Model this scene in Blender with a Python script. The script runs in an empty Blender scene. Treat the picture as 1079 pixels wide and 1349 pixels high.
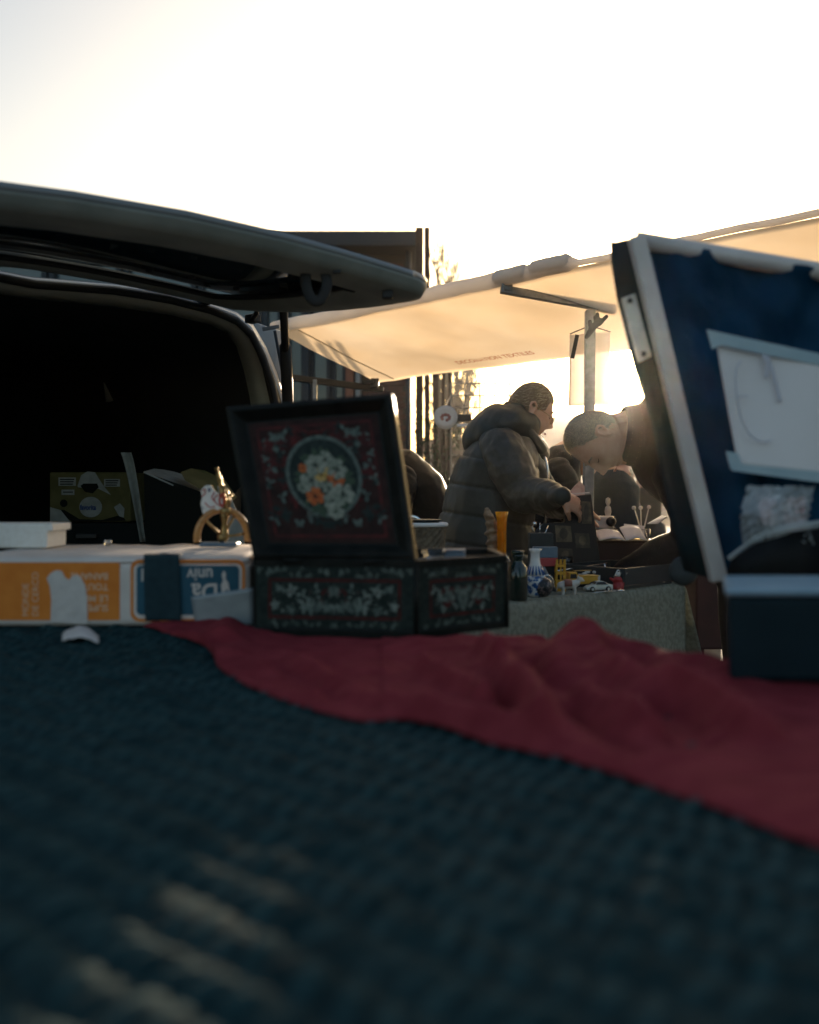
import bpy, bmesh, math, random
from mathutils import Vector, Matrix, noise
random.seed(7)
PI = math.pi
scene = bpy.context.scene
COL = scene.collection

# ------------------------------------------------------------------ camera
F, PX0, HY, H = 1220.0, 539.5, 650.0, 1.12
cam = bpy.data.cameras.new('camera')
cam.sensor_fit = 'HORIZONTAL'; cam.sensor_width = 36.0
cam.lens = 36.0 * F / 1079.0
cam.shift_y = -(674.5 - HY) / 1079.0
cam.clip_start = 0.02; cam.clip_end = 2000
cam.dof.use_dof = True; cam.dof.focus_distance = 3.7; cam.dof.aperture_fstop = 2.4
cam_o = bpy.data.objects.new('camera', cam); COL.objects.link(cam_o)
cam_o.location = (0, 0, H); cam_o.rotation_euler = (PI / 2, 0, 0)
scene.camera = cam_o

# ------------------------------------------------------------------ sky, sun, exposure
SUN_AZ, SUN_EL = math.radians(13.0), math.radians(7.6)
w = bpy.data.worlds.new('World'); scene.world = w; w.use_nodes = True
nt = w.node_tree
sky = nt.nodes.new('ShaderNodeTexSky'); sky.sky_type = 'NISHITA'; sky.sun_disc = False
sky.sun_elevation = SUN_EL; sky.sun_rotation = SUN_AZ
sky.air_density = 1.0; sky.dust_density = 4.0; sky.ozone_density = 1.0
bg = nt.nodes['Background']; bg.inputs['Strength'].default_value = 0.15
nt.links.new(sky.outputs[0], bg.inputs['Color'])
sl = bpy.data.lights.new('sun', 'SUN'); sl.energy = 5.0; sl.angle = math.radians(0.5); sl.color = (1.0, 0.80, 0.58)
so = bpy.data.objects.new('sun', sl); COL.objects.link(so)
SDIR = Vector((math.sin(SUN_AZ) * math.cos(SUN_EL), math.cos(SUN_AZ) * math.cos(SUN_EL), math.sin(SUN_EL)))
so.rotation_euler = SDIR.to_track_quat('Z', 'Y').to_euler(); so.location = SDIR * 60
scene.view_settings.view_transform = 'Standard'; scene.view_settings.look = 'None'
scene.view_settings.gamma = 1.0; scene.view_settings.use_curve_mapping = False
scene.view_settings.exposure = 0.85
HAZE_DENSITY, HAZE_G = 0.0006, 0.95
try:
    scene.cycles.use_denoising = True
except Exception:
    pass

# ------------------------------------------------------------------ helpers
def V(*a): return Vector(a)
def P(px, py, y):                 # the point at distance y that the lens maps to a photograph position
    return V((px - PX0) / F * y, y, H - (py - HY) / F * y)
def PZ(px, py, z):                # the point on a horizontal plane
    return P(px, py, (H - z) * F / (py - HY))

def mat(name, c, rough=0.6, metal=0.0, c2=None, scale=20.0, bump=0.0, bscale=None, trans=0.0, sheen=0.0,
        coat=0.0, detail=5.0, translucent=0.0, ior=1.45, spec=0.5, stretch=None, lo=0.35, hi=0.65):
    m = bpy.data.materials.new(name); m.use_nodes = True
    t = m.node_tree; b = t.nodes['Principled BSDF']
    b.inputs['Base Color'].default_value = (*c, 1); b.inputs['Roughness'].default_value = rough
    b.inputs['Metallic'].default_value = metal; b.inputs['IOR'].default_value = ior
    b.inputs['Transmission Weight'].default_value = trans
    b.inputs['Specular IOR Level'].default_value = spec
    b.inputs['Sheen Weight'].default_value = sheen; b.inputs['Sheen Roughness'].default_value = 0.12; b.inputs['Coat Weight'].default_value = coat
    tc = t.nodes.new('ShaderNodeTexCoord'); src = tc.outputs['Object']
    if stretch:
        mp = t.nodes.new('ShaderNodeMapping'); mp.inputs['Scale'].default_value = stretch
        t.links.new(src, mp.inputs[0]); src = mp.outputs[0]
    if c2 is not None:
        n = t.nodes.new('ShaderNodeTexNoise'); n.inputs['Scale'].default_value = scale; n.inputs['Detail'].default_value = detail
        t.links.new(src, n.inputs['Vector'])
        r = t.nodes.new('ShaderNodeValToRGB')
        r.color_ramp.elements[0].position = lo; r.color_ramp.elements[1].position = hi
        r.color_ramp.elements[0].color = (*c, 1); r.color_ramp.elements[1].color = (*c2, 1)
        t.links.new(n.outputs['Fac'], r.inputs[0]); t.links.new(r.outputs[0], b.inputs['Base Color'])
    if bump:
        n2 = t.nodes.new('ShaderNodeTexNoise'); n2.inputs['Scale'].default_value = bscale or scale * 3; n2.inputs['Detail'].default_value = 6
        t.links.new(src, n2.inputs['Vector'])
        bp = t.nodes.new('ShaderNodeBump'); bp.inputs['Strength'].default_value = bump; bp.inputs['Distance'].default_value = 0.004
        t.links.new(n2.outputs['Fac'], bp.inputs['Height']); t.links.new(bp.outputs[0], b.inputs['Normal'])
    if translucent:
        tr = t.nodes.new('ShaderNodeBsdfTranslucent'); tr.inputs['Color'].default_value = (*(c2 or c), 1)
        mx = t.nodes.new('ShaderNodeMixShader'); mx.inputs[0].default_value = translucent
        out = t.nodes['Material Output']
        t.links.new(b.outputs[0], mx.inputs[1]); t.links.new(tr.outputs[0], mx.inputs[2]); t.links.new(mx.outputs[0], out.inputs['Surface'])
        if c2 is not None: t.links.new(r.outputs[0], tr.inputs['Color'])
    return m

class MB:
    def __init__(s): s.v = []; s.f = []; s.mi = []; s.m = 0
    def add(s, vs, fs):
        o = len(s.v); s.v += [Vector(x) for x in vs]; s.f += [tuple(i + o for i in f) for f in fs]; s.mi += [s.m] * len(fs); return s
    def quad(s, a, b, c, d): return s.add([a, b, c, d], [(0, 1, 2, 3)])
    def hexa(s, lo, hi):          # two quads with the same winding
        return s.add(list(lo) + list(hi), [(3, 2, 1, 0), (4, 5, 6, 7), (0, 1, 5, 4), (1, 2, 6, 5), (2, 3, 7, 6), (3, 0, 4, 7)])
    def box(s, c, size, rz=0.0, M=None):
        x, y, z = [q / 2 for q in size]
        R = (M or Matrix.Rotation(rz, 3, 'Z'))
        p = [Vector(c) + R @ Vector((a * x, b * y, k * z)) for k in (-1, 1) for a, b in ((-1, -1), (1, -1), (1, 1), (-1, 1))]
        return s.hexa(p[:4], p[4:])
    def beam(s, a, b, w, h, up=(0, 0, 1)):
        a, b = Vector(a), Vector(b); d = (b - a).normalized(); u = Vector(up)
        sd = d.cross(u).normalized() * (w / 2); uu = sd.cross(d).normalized() * (h / 2)
        q = lambda c: [c - sd - uu, c + sd - uu, c + sd + uu, c - sd + uu]
        return s.hexa(q(a), q(b))
    def prism(s, pts, d):         # polygon extruded by vector d
        n = len(pts); d = Vector(d); pts = [Vector(p) for p in pts]
        return s.add(pts + [p + d for p in pts], [tuple(range(n - 1, -1, -1)), tuple(range(n, 2 * n))] + [(i, (i + 1) % n, (i + 1) % n + n, i + n) for i in range(n)])
    def loft(s, rings, closed=True, caps=True):
        n = len(rings[0]); o = [p for r in rings for p in r]; fs = []
        for i in range(len(rings) - 1):
            for j in range(n if closed else n - 1):
                k = (j + 1) % n
                fs.append((i * n + j, i * n + k, (i + 1) * n + k, (i + 1) * n + j))
        if caps and closed:
            fs.append(tuple(range(n - 1, -1, -1))); fs.append(tuple(range((len(rings) - 1) * n, len(rings) * n)))
        return s.add(o, fs)
    def tube(s, pts, r, n=8, flat=1.0, cap_round=False):
        pts = [Vector(p) for p in pts]; m = len(pts)
        rr = r if isinstance(r, (list, tuple)) else [r] * m
        rings = []; prev = None
        for i, p in enumerate(pts):
            d = (pts[min(i + 1, m - 1)] - pts[max(i - 1, 0)]).normalized()
            if prev is None:
                a = d.cross(Vector((0, 0, 1)) if abs(d.z) < 0.9 else Vector((0, 1, 0))).normalized()
            else:
                a = (prev - d * prev.dot(d)).normalized()
            prev = a; b = d.cross(a)
            rings.append([p + (a * math.cos(q) + b * math.sin(q) * flat) * rr[i] for q in [2 * PI * k / n for k in range(n)]])
        if cap_round:
            d0 = (pts[0] - pts[1]).normalized(); d1 = (pts[-1] - pts[-2]).normalized()
            def capr(base, c, d, rad):
                return [[c + (q - c) * math.cos(t) + d * rad * math.sin(t) for q in base] for t in (0.5, 1.0, 1.4)]
            rings = capr(rings[0], pts[0], d0, rr[0])[::-1] + rings + capr(rings[-1], pts[-1], d1, rr[-1])
        return s.loft(rings)
    def lathe(s, prof, o=(0, 0, 0), n=20, M=None, caps=True):
        o = Vector(o); M = M or Matrix.Identity(3)
        return s.loft([[o + M @ Vector((r * math.cos(2 * PI * k / n), r * math.sin(2 * PI * k / n), z)) for k in range(n)] for r, z in prof], caps=caps)
    def ball(s, c, r, n=14, M=None):
        r = r if isinstance(r, (tuple, list)) else (r, r, r); c = Vector(c); M = M or Matrix.Identity(3)
        rings = []
        for i in range(1, n // 2 + 1):
            t = PI * i / (n // 2 + 1)
            rings.append([c + M @ Vector((r[0] * math.sin(t) * math.cos(2 * PI * k / n), r[1] * math.sin(t) * math.sin(2 * PI * k / n), -r[2] * math.cos(t))) for k in range(n)])
        return s.loft(rings)
    def grid(s, nu, nv, fn):
        return s.add([fn(i / (nu - 1), j / (nv - 1)) for j in range(nv) for i in range(nu)],
                     [(j * nu + i, j * nu + i + 1, (j + 1) * nu + i + 1, (j + 1) * nu + i) for j in range(nv - 1) for i in range(nu - 1)])
    def mesh(s, name):
        me = bpy.data.meshes.new(name); me.from_pydata([tuple(p) for p in s.v], [], s.f); me.validate()
        return me
    def build(s, name, m, parent=None, smooth=False, bevel=0.0, solid=0.0, sub=0, world=True, auto=None, seg=2):
        me = s.mesh(name)
        ms = m if isinstance(m, (list, tuple)) else [m]
        for q in ms: me.materials.append(q)
        if len(ms) > 1 and len(me.polygons) == len(s.mi):
            me.polygons.foreach_set('material_index', s.mi)
        bm = bmesh.new(); bm.from_mesh(me); bmesh.ops.recalc_face_normals(bm, faces=bm.faces); bm.to_mesh(me); bm.free()
        if smooth: me.polygons.foreach_set('use_smooth', [True] * len(me.polygons))
        o = bpy.data.objects.new(name, me); COL.objects.link(o)
        if solid:
            q = o.modifiers.new('solid', 'SOLIDIFY'); q.thickness = solid; q.offset = 0
        if bevel:
            q = o.modifiers.new('bevel', 'BEVEL'); q.width = bevel; q.segments = seg; q.limit_method = 'ANGLE'; q.angle_limit = math.radians(40)
        if sub:
            q = o.modifiers.new('sub', 'SUBSURF'); q.levels = sub; q.render_levels = sub
        if parent:
            o.parent = parent
            if world and parent.type == 'EMPTY':
                o.matrix_parent_inverse = (Matrix.Translation(parent.location) @ Matrix.Rotation(parent.rotation_euler.z, 4, 'Z')).inverted()
        return o

def tag(o, label, cat, group=None):
    o['label'] = label; o['category'] = cat
    if group: o['group'] = group
    return o
def thing(name, label, cat, loc=(0, 0, 0), rz=0.0, group=None):
    o = bpy.data.objects.new(name, None); COL.objects.link(o)
    o.empty_display_size = 0.05
    o.location = loc; o.rotation_euler = (0, 0, rz)
    return tag(o, label, cat, group)
def struct(o, kind='structure'):
    o['kind'] = kind; return o
def copy_tree(o, loc, rz, label, first=True, parent=None):
    c = o.copy(); COL.objects.link(c)
    if first:
        c.location = loc; c.rotation_euler = (0, 0, rz); c['label'] = label
    else: c.parent = parent
    for ch in list(o.children): copy_tree(ch, None, None, None, False, c)
    return c
def fuse(mb, voxel, smooth=4, fn=None):
    """one continuous skin over everything in mb"""
    me = mb.mesh('tmp'); o = bpy.data.objects.new('tmp', me); COL.objects.link(o)
    bm = bmesh.new(); bm.from_mesh(me); bmesh.ops.recalc_face_normals(bm, faces=bm.faces); bm.to_mesh(me); bm.free()
    r = o.modifiers.new('r', 'REMESH'); r.mode = 'VOXEL'; r.voxel_size = voxel
    if smooth:
        q = o.modifiers.new('s', 'SMOOTH'); q.factor = 0.5; q.iterations = smooth
    dg = bpy.context.evaluated_depsgraph_get(); dg.update()
    res = bpy.data.meshes.new_from_object(o.evaluated_get(dg))
    bpy.data.objects.remove(o); bpy.data.meshes.remove(me)
    out = MB()
    cos = [v.co.copy() for v in res.vertices]
    if fn:
        nr = [v.normal.copy() for v in res.vertices]
        cos = [c + n * fn(c, n) for c, n in zip(cos, nr)]
    out.add(cos, [tuple(p.vertices) for p in res.polygons])
    bpy.data.meshes.remove(res)
    return out
def text(body, o, u, v, size, m, parent, name='lettering', bold=0.0, align='LEFT', lift=0.0008, narrow=1.0):
    c = bpy.data.curves.new('t', 'FONT'); c.body = body; c.size = size; c.align_x = align; c.offset = bold; c.fill_mode = 'BOTH'; c.extrude = 0.0
    c.resolution_u = 4
    ob = bpy.data.objects.new('t', c); COL.objects.link(ob)
    dg = bpy.context.evaluated_depsgraph_get(); dg.update()
    me = bpy.data.meshes.new_from_object(ob.evaluated_get(dg))
    bpy.data.objects.remove(ob); bpy.data.curves.remove(c)
    n = Vector(u).cross(Vector(v)).normalized()
    mb = MB()
    mb.add([Vector(o) + Vector(u) * (q.co.x * narrow) + Vector(v) * q.co.y + n * lift for q in me.vertices], [tuple(p.vertices) for p in me.polygons])
    bpy.data.meshes.remove(me)
    return mb.build(name, m, parent)
def smooth_path(pts, n=6):
    pts = [Vector(p) for p in pts]; out = []
    for i in range(len(pts) - 1):
        a = pts[max(i - 1, 0)]; b = pts[i]; c = pts[i + 1]; d = pts[min(i + 2, len(pts) - 1)]
        for k in range(n):
            t = k / n
            out.append(0.5 * ((2 * b) + (c - a) * t + (2 * a - 5 * b + 4 * c - d) * t * t + (3 * b - a - 3 * c + d) * t ** 3))
    out.append(pts[-1]); return out
def lerp_list(xs, n):
    out = []
    for i in range(len(xs) - 1): out += [xs[i] + (xs[i + 1] - xs[i]) * k / n for k in range(n)]
    return out + [xs[-1]]
def nz(p, s, o=0.0): return noise.noise(Vector((p[0] * s + o, p[1] * s + o * 1.7, p[2] * s - o)))

RDIR = V(0.712, 0.702, 0)       # direction of the short sides of the stall
LDIR = V(-0.698, 0.716, 0)      # direction of its long sides
VR = V(0.788, 0.616, 0)         # along the rear opening of the van
VN = V(0.616, -0.788, 0)        # out of the rear opening

# ------------------------------------------------------------------ materials
M = {}
M['asphalt'] = mat('asphalt', (0.045, 0.043, 0.042), 0.85, c2=(0.075, 0.07, 0.066), scale=6, bump=0.5, bscale=180)
M['canvas'] = mat('canvas', (0.86, 0.74, 0.58), 0.8, c2=(0.95, 0.85, 0.71), scale=2.4, bump=0.25, bscale=14, translucent=0.85, lo=0.3, hi=0.7)
M['canvas_hem'] = mat('canvas_hem', (0.80, 0.74, 0.68), 0.8, c2=(0.86, 0.80, 0.74), scale=5, bump=0.3, bscale=18, translucent=0.45)
M['print'] = mat('faded_print', (0.58, 0.24, 0.13), 0.8, translucent=0.6)
M['seam'] = mat('seam', (0.55, 0.45, 0.33), 0.8)
M['galv'] = mat('galvanised', (0.17, 0.178, 0.185), 0.5, 0.5, c2=(0.25, 0.26, 0.27), scale=35, bump=0.1)
M['dark_steel'] = mat('dark_steel', (0.03, 0.033, 0.036), 0.5, 0.4)
M['van_paint'] = mat('van_paint', (0.16, 0.18, 0.19), 0.3, coat=0.6, c2=(0.19, 0.21, 0.22), scale=4)
M['van_rim'] = mat('van_rim_paint', (0.42, 0.45, 0.46), 0.35, c2=(0.48, 0.50, 0.51), scale=6, coat=0.3)
M['corner_paint'] = mat('corner_paint', (0.30, 0.31, 0.32), 0.45, c2=(0.36, 0.37, 0.37), scale=9)
M['van_inner'] = mat('van_inner_paint', (0.19, 0.215, 0.20), 0.55, spec=0.3, c2=(0.25, 0.275, 0.255), scale=9, bump=0.08)
M['van_trim'] = mat('van_trim', (0.40, 0.42, 0.35), 0.65, spec=0.3, c2=(0.46, 0.47, 0.40), scale=14, bump=0.1)
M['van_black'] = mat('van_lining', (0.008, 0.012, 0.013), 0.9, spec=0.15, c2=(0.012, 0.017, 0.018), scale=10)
M['rubber'] = mat('rubber', (0.012, 0.014, 0.016), 0.55, c2=(0.02, 0.022, 0.024), scale=30)
M['win_glass'] = mat('tinted_glass', (0.01, 0.035, 0.055), 0.06, coat=0.5)
M['strap'] = mat('webbing', (0.03, 0.03, 0.03), 0.8)
M['teal_knit'] = mat('teal_weave', (0.005, 0.022, 0.026), 0.85, c2=(0.014, 0.042, 0.046), scale=60, bump=0.7, bscale=400, spec=0.12)
M['teal_glint'] = mat('teal_glint', (0.015, 0.045, 0.049), 0.85, c2=(0.026, 0.066, 0.070), scale=60, bump=0.5, bscale=400, spec=0.15)  # highlight on the stitch tops, put into the colour
M['red_cloth'] = mat('red_cloth', (0.195, 0.024, 0.032), 0.9, c2=(0.245, 0.035, 0.044), scale=25, bump=0.3, bscale=320, spec=0.12)
M['lacquer'] = mat('black_lacquer', (0.006, 0.008, 0.007), 0.5, c2=(0.014, 0.015, 0.013), scale=30, coat=0.04, bump=0.1, spec=0.15)
M['lac_red'] = mat('lacquer_red', (0.10, 0.012, 0.011), 0.5, c2=(0.035, 0.008, 0.008), scale=60, spec=0.2)
M['lid_field'] = mat('lid_field', (0.020, 0.008, 0.007), 0.5, c2=(0.040, 0.015, 0.012), scale=45, spec=0.15)
M['lac_green'] = mat('lacquer_green', (0.008, 0.016, 0.015), 0.5, c2=(0.022, 0.035, 0.03), scale=90, spec=0.2)
M['petal_pale'] = mat('petal_pale', (0.26, 0.29, 0.25), 0.55, c2=(0.07, 0.10, 0.09), scale=160, spec=0.2)
M['petal_mid'] = mat('petal_mid', (0.06, 0.085, 0.075), 0.55, c2=(0.15, 0.18, 0.155), scale=160, spec=0.2)
M['petal_orange'] = mat('petal_orange', (0.42, 0.075, 0.02), 0.55, c2=(0.55, 0.17, 0.05), scale=150, spec=0.2)
M['petal_yellow'] = mat('petal_yellow', (0.50, 0.28, 0.05), 0.55, c2=(0.55, 0.38, 0.16), scale=150, spec=0.2)
M['petal_white'] = mat('petal_white', (0.36, 0.36, 0.29), 0.55, c2=(0.13, 0.16, 0.12), scale=150, spec=0.2)
M['petal_green'] = mat('petal_green', (0.035, 0.06, 0.04), 0.55, c2=(0.07, 0.10, 0.06), scale=150, spec=0.2)
M['card_white'] = mat('white_card', (0.66, 0.58, 0.52), 0.75, c2=(0.74, 0.66, 0.60), scale=14, bump=0.25, bscale=60)
M['card_orange'] = mat('orange_print', (0.72, 0.20, 0.020), 0.7, c2=(0.80, 0.25, 0.032), scale=25)
M['card_blue'] = mat('blue_print', (0.012, 0.085, 0.13), 0.65, c2=(0.02, 0.10, 0.15), scale=25)
M['print_white'] = mat('white_print', (0.68, 0.60, 0.54), 0.75)
M['print_pale_orange'] = mat('pale_orange_print', (0.82, 0.55, 0.36), 0.75)
M['torn_paper'] = mat('torn_paper', (0.70, 0.64, 0.59), 0.85, c2=(0.6, 0.54, 0.5), scale=25, bump=0.6, bscale=60)
M['silver_tape'] = mat('silver_tape', (0.26, 0.29, 0.30), 0.4, 0.2, c2=(0.34, 0.37, 0.38), scale=12, bump=0.3, bscale=25)
M['teal_fabric'] = mat('teal_fabric', (0.008, 0.030, 0.040), 0.85, c2=(0.014, 0.042, 0.052), scale=60, bump=0.3, bscale=200)
M['crate_olive'] = mat('crate_olive', (0.085, 0.08, 0.03), 0.8, spec=0.2, c2=(0.12, 0.11, 0.045), scale=20)
M['crate_dark'] = mat('crate_dark', (0.008, 0.010, 0.009), 0.9, spec=0.1)
M['crate_white'] = mat('crate_white', (0.30, 0.32, 0.31), 0.8, spec=0.2, c2=(0.22, 0.24, 0.23), scale=30)
M['print_navy'] = mat('navy_print', (0.02, 0.05, 0.16), 0.7)
M['styro'] = mat('styrofoam', (0.80, 0.75, 0.68), 0.8, c2=(0.86, 0.82, 0.76), scale=90, bump=0.3, bscale=160)
M['brass'] = mat('brass', (0.40, 0.27, 0.11), 0.38, 1.0, c2=(0.24, 0.16, 0.07), scale=120)
M['wood_orange'] = mat('honey_wood', (0.42, 0.18, 0.05), 0.35, c2=(0.55, 0.27, 0.08), scale=30, coat=0.4, stretch=(1, 6, 6))
M['ceramic'] = mat('ceramic', (0.84, 0.79, 0.72), 0.2, c2=(0.88, 0.85, 0.80), scale=30, coat=0.5)
M['ceramic_red'] = mat('ceramic_red', (0.50, 0.05, 0.035), 0.25)
M['tarp_blue'] = mat('tarp_blue', (0.0015, 0.048, 0.105), 0.6, c2=(0.003, 0.068, 0.145), scale=5, bump=0.35, bscale=12, spec=0.2, translucent=0.3)
M['tarp_dark'] = mat('tarp_navy', (0.004, 0.024, 0.034), 0.6, c2=(0.007, 0.032, 0.044), scale=6, bump=0.3, bscale=12, spec=0.2, translucent=0.15)
M['pole_pale'] = mat('pale_aluminium', (0.62, 0.56, 0.52), 0.5, 0.1, c2=(0.70, 0.64, 0.60), scale=20)
M['plate_metal'] = mat('scuffed_plate', (0.42, 0.43, 0.42), 0.5, 0.4, c2=(0.58, 0.58, 0.55), scale=40, bump=0.2)
M['paper'] = mat('paper', (0.80, 0.76, 0.75), 0.8, c2=(0.84, 0.80, 0.79), scale=6, bump=0.1, bscale=9)
M['ink_faint'] = mat('faint_ink', (0.60, 0.60, 0.66), 0.8)
M['tape_clear'] = mat('clear_tape', (0.30, 0.42, 0.48), 0.25, c2=(0.38, 0.50, 0.55), scale=12)
M['plastic_clear'] = mat('clear_plastic', (0.80, 0.86, 0.87), 0.12, trans=0.7, c2=(0.92, 0.95, 0.95), scale=12, ior=1.15, bump=0.4, bscale=14)
M['plastic_pink'] = mat('pink_wrapper', (0.55, 0.28, 0.30), 0.35, c2=(0.70, 0.55, 0.56), scale=25)
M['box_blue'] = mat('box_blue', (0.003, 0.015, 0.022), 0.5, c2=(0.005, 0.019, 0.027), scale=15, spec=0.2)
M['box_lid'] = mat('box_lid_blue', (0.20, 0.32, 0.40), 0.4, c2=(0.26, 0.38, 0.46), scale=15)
M['damask'] = mat('damask', (0.27, 0.272, 0.215), 0.8, c2=(0.37, 0.372, 0.30), scale=60, lo=0.40, hi=0.60, bump=0.3, bscale=120, translucent=0.35, detail=8)
M['table_top'] = mat('plywood', (0.30, 0.22, 0.13), 0.7, c2=(0.36, 0.27, 0.17), scale=10, stretch=(1, 8, 1))
M['jacket_grey'] = mat('jacket_grey', (0.040, 0.043, 0.037), 0.5, c2=(0.054, 0.056, 0.048), scale=16, bump=0.3, bscale=55, sheen=0.1, spec=0.4)
M['jacket_black'] = mat('jacket_black', (0.005, 0.006, 0.007), 0.6, c2=(0.008, 0.009, 0.010), scale=20, bump=0.1, bscale=60, sheen=0.15, spec=0.2)
M['jacket_navy'] = mat('jacket_navy', (0.008, 0.016, 0.024), 0.75, c2=(0.012, 0.021, 0.03), scale=20, bump=0.2, bscale=50, spec=0.25)
M['jacket_tan'] = mat('jacket_tan', (0.22, 0.16, 0.10), 0.7)
M['fur'] = mat('hood_fur', (0.11, 0.085, 0.06), 0.9, c2=(0.20, 0.15, 0.10), scale=160, bump=1.0, bscale=220)
M['trousers'] = mat('trousers', (0.018, 0.02, 0.024), 0.8, c2=(0.028, 0.03, 0.035), scale=40, bump=0.2)
M['skin'] = mat('skin', (0.54, 0.29, 0.19), 0.5, c2=(0.60, 0.35, 0.24), scale=26, bump=0.08, bscale=160)
M['skin_w'] = mat('skin_warm', (0.56, 0.31, 0.20), 0.5, c2=(0.61, 0.36, 0.25), scale=26, bump=0.08, bscale=160)
for k in ('skin', 'skin_w'):
    b_ = M[k].node_tree.nodes['Principled BSDF']; b_.inputs['Subsurface Weight'].default_value = 0.15
    b_.inputs['Subsurface Radius'].default_value = (0.012, 0.004, 0.002); b_.inputs['Subsurface Scale'].default_value = 0.5
M['hair_grey'] = mat('hair_grey', (0.25, 0.195, 0.15), 0.9, c2=(0.36, 0.285, 0.22), scale=420, bump=0.2, bscale=500, spec=0.03)
M['hair_light'] = mat('hair_light', (0.13, 0.082, 0.045), 0.5, c2=(0.24, 0.16, 0.09), scale=50, bump=0.5, bscale=160, stretch=(3, 3, 14))
M['hair_dark'] = mat('hair_dark', (0.03, 0.022, 0.016), 0.5, c2=(0.05, 0.04, 0.03), scale=90, bump=0.6)
def backlit(name, c, t, f):
    m = mat(name, c, 0.8, spec=0.1); q_ = m.node_tree; tr = q_.nodes.new('ShaderNodeBsdfTranslucent'); tr.inputs['Color'].default_value = (*t, 1)
    mx = q_.nodes.new('ShaderNodeMixShader'); mx.inputs[0].default_value = f
    q_.links.new(q_.nodes['Principled BSDF'].outputs[0], mx.inputs[1]); q_.links.new(tr.outputs[0], mx.inputs[2]); q_.links.new(mx.outputs[0], q_.nodes['Material Output'].inputs['Surface']); return m
M['strand'] = backlit('hair_strand', (0.22, 0.16, 0.11), (0.85, 0.68, 0.48), 0.5)
M['fuzz'] = backlit('cloth_fuzz', (0.012, 0.012, 0.012), (0.42, 0.38, 0.33), 0.5)
M['lips'] = mat('lips', (0.40, 0.14, 0.11), 0.45)
M['eye_white'] = mat('eye_white', (0.7, 0.68, 0.65), 0.2); M['iris'] = mat('iris', (0.03, 0.025, 0.02), 0.2)
M['boot'] = mat('boot_leather', (0.02, 0.017, 0.015), 0.4)
M['amber'] = mat('amber_glass', (0.90, 0.50, 0.02), 0.10, trans=0.9, translucent=0.35, c2=(0.98, 0.66, 0.06), scale=40)
M['carved'] = mat('carved_wood', (0.20, 0.12, 0.07), 0.55, c2=(0.34, 0.22, 0.13), scale=50, bump=0.6)
M['glass'] = mat('clear_glass', (0.9, 0.93, 0.93), 0.03, trans=1.0)
M['bottle'] = mat('dark_bottle', (0.012, 0.035, 0.03), 0.08, trans=0.4, coat=0.5)
M['porcelain'] = mat('porcelain', (0.74, 0.72, 0.70), 0.15, coat=0.6)
M['cobalt'] = mat('cobalt_glaze', (0.02, 0.06, 0.22), 0.18, c2=(0.03, 0.14, 0.34), scale=60)
M['cobalt_mix'] = mat('cobalt_pattern', (0.70, 0.70, 0.70), 0.18, c2=(0.03, 0.10, 0.28), scale=70, lo=0.47, hi=0.53, coat=0.5)
M['grey_ceramic'] = mat('grey_glaze', (0.02, 0.022, 0.026), 0.3, c2=(0.22, 0.16, 0.15), scale=110, lo=0.5, hi=0.62)
M['toy_yellow'] = mat('toy_yellow', (0.55, 0.27, 0.025), 0.35, c2=(0.62, 0.33, 0.04), scale=50)
M['toy_silver'] = mat('toy_silver', (0.52, 0.55, 0.52), 0.3, 0.3)
M['toy_red'] = mat('toy_red', (0.38, 0.03, 0.03), 0.4, c2=(0.28, 0.02, 0.02), scale=60)
M['toy_black'] = mat('toy_black', (0.012, 0.012, 0.013), 0.4)
M['toy_white'] = mat('toy_white', (0.66, 0.62, 0.56), 0.5, c2=(0.5, 0.44, 0.38), scale=60)
M['toy_brown'] = mat('toy_brown', (0.25, 0.09, 0.06), 0.5)
M['chrome'] = mat('chrome', (0.75, 0.75, 0.74), 0.12, 1.0)
M['tin_blue'] = mat('tin_blue', (0.10, 0.16, 0.22), 0.4, c2=(0.14, 0.2, 0.26), scale=40)
M['tin_red'] = mat('tin_red', (0.45, 0.07, 0.07), 0.4)
M['tray'] = mat('tray_dark', (0.02, 0.028, 0.032), 0.45)
M['wicker'] = mat('wicker', (0.10, 0.075, 0.05), 0.7, c2=(0.2, 0.15, 0.1), scale=70, bump=0.8)
M['album'] = mat('album_black', (0.010, 0.010, 0.011), 0.6)
M['photo_a'] = mat('old_photo', (0.05, 0.038, 0.024), 0.5, c2=(0.13, 0.10, 0.065), scale=40)
M['photo_b'] = mat('dark_photo', (0.025, 0.02, 0.016), 0.5, c2=(0.06, 0.045, 0.035), scale=40)
M['map'] = mat('map_paper', (0.70, 0.58, 0.55), 0.8, c2=(0.55, 0.38, 0.36), scale=60, lo=0.45, hi=0.7, translucent=0.3)
M['board'] = mat('white_sheet', (0.78, 0.72, 0.68), 0.6, c2=(0.82, 0.77, 0.73), scale=3, translucent=0.8)
M['maroon'] = mat('maroon_chest', (0.030, 0.010, 0.010), 0.6, c2=(0.045, 0.014, 0.014), scale=12)
M['brick'] = mat('brick', (0.17, 0.075, 0.05), 0.85, c2=(0.11, 0.05, 0.038), scale=9, bump=0.5, bscale=60)
M['brick2'] = mat('brick_dark', (0.10, 0.05, 0.04), 0.85, c2=(0.14, 0.065, 0.045), scale=9, bump=0.5, bscale=60)
M['mortar'] = mat('mortar', (0.075, 0.062, 0.052), 0.9)
M['frame_dark'] = mat('frame_dark', (0.016, 0.025, 0.035), 0.5)
M['shop_glass'] = mat('shop_glass', (0.08, 0.12, 0.14), 0.08, coat=0.4, c2=(0.13, 0.18, 0.20), scale=0.8)
M['terracotta'] = mat('terracotta', (0.32, 0.12, 0.07), 0.8, c2=(0.25, 0.10, 0.06), scale=4)
M['stone_pale'] = mat('pale_stone', (0.36, 0.34, 0.32), 0.8, c2=(0.30, 0.285, 0.27), scale=3)
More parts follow.
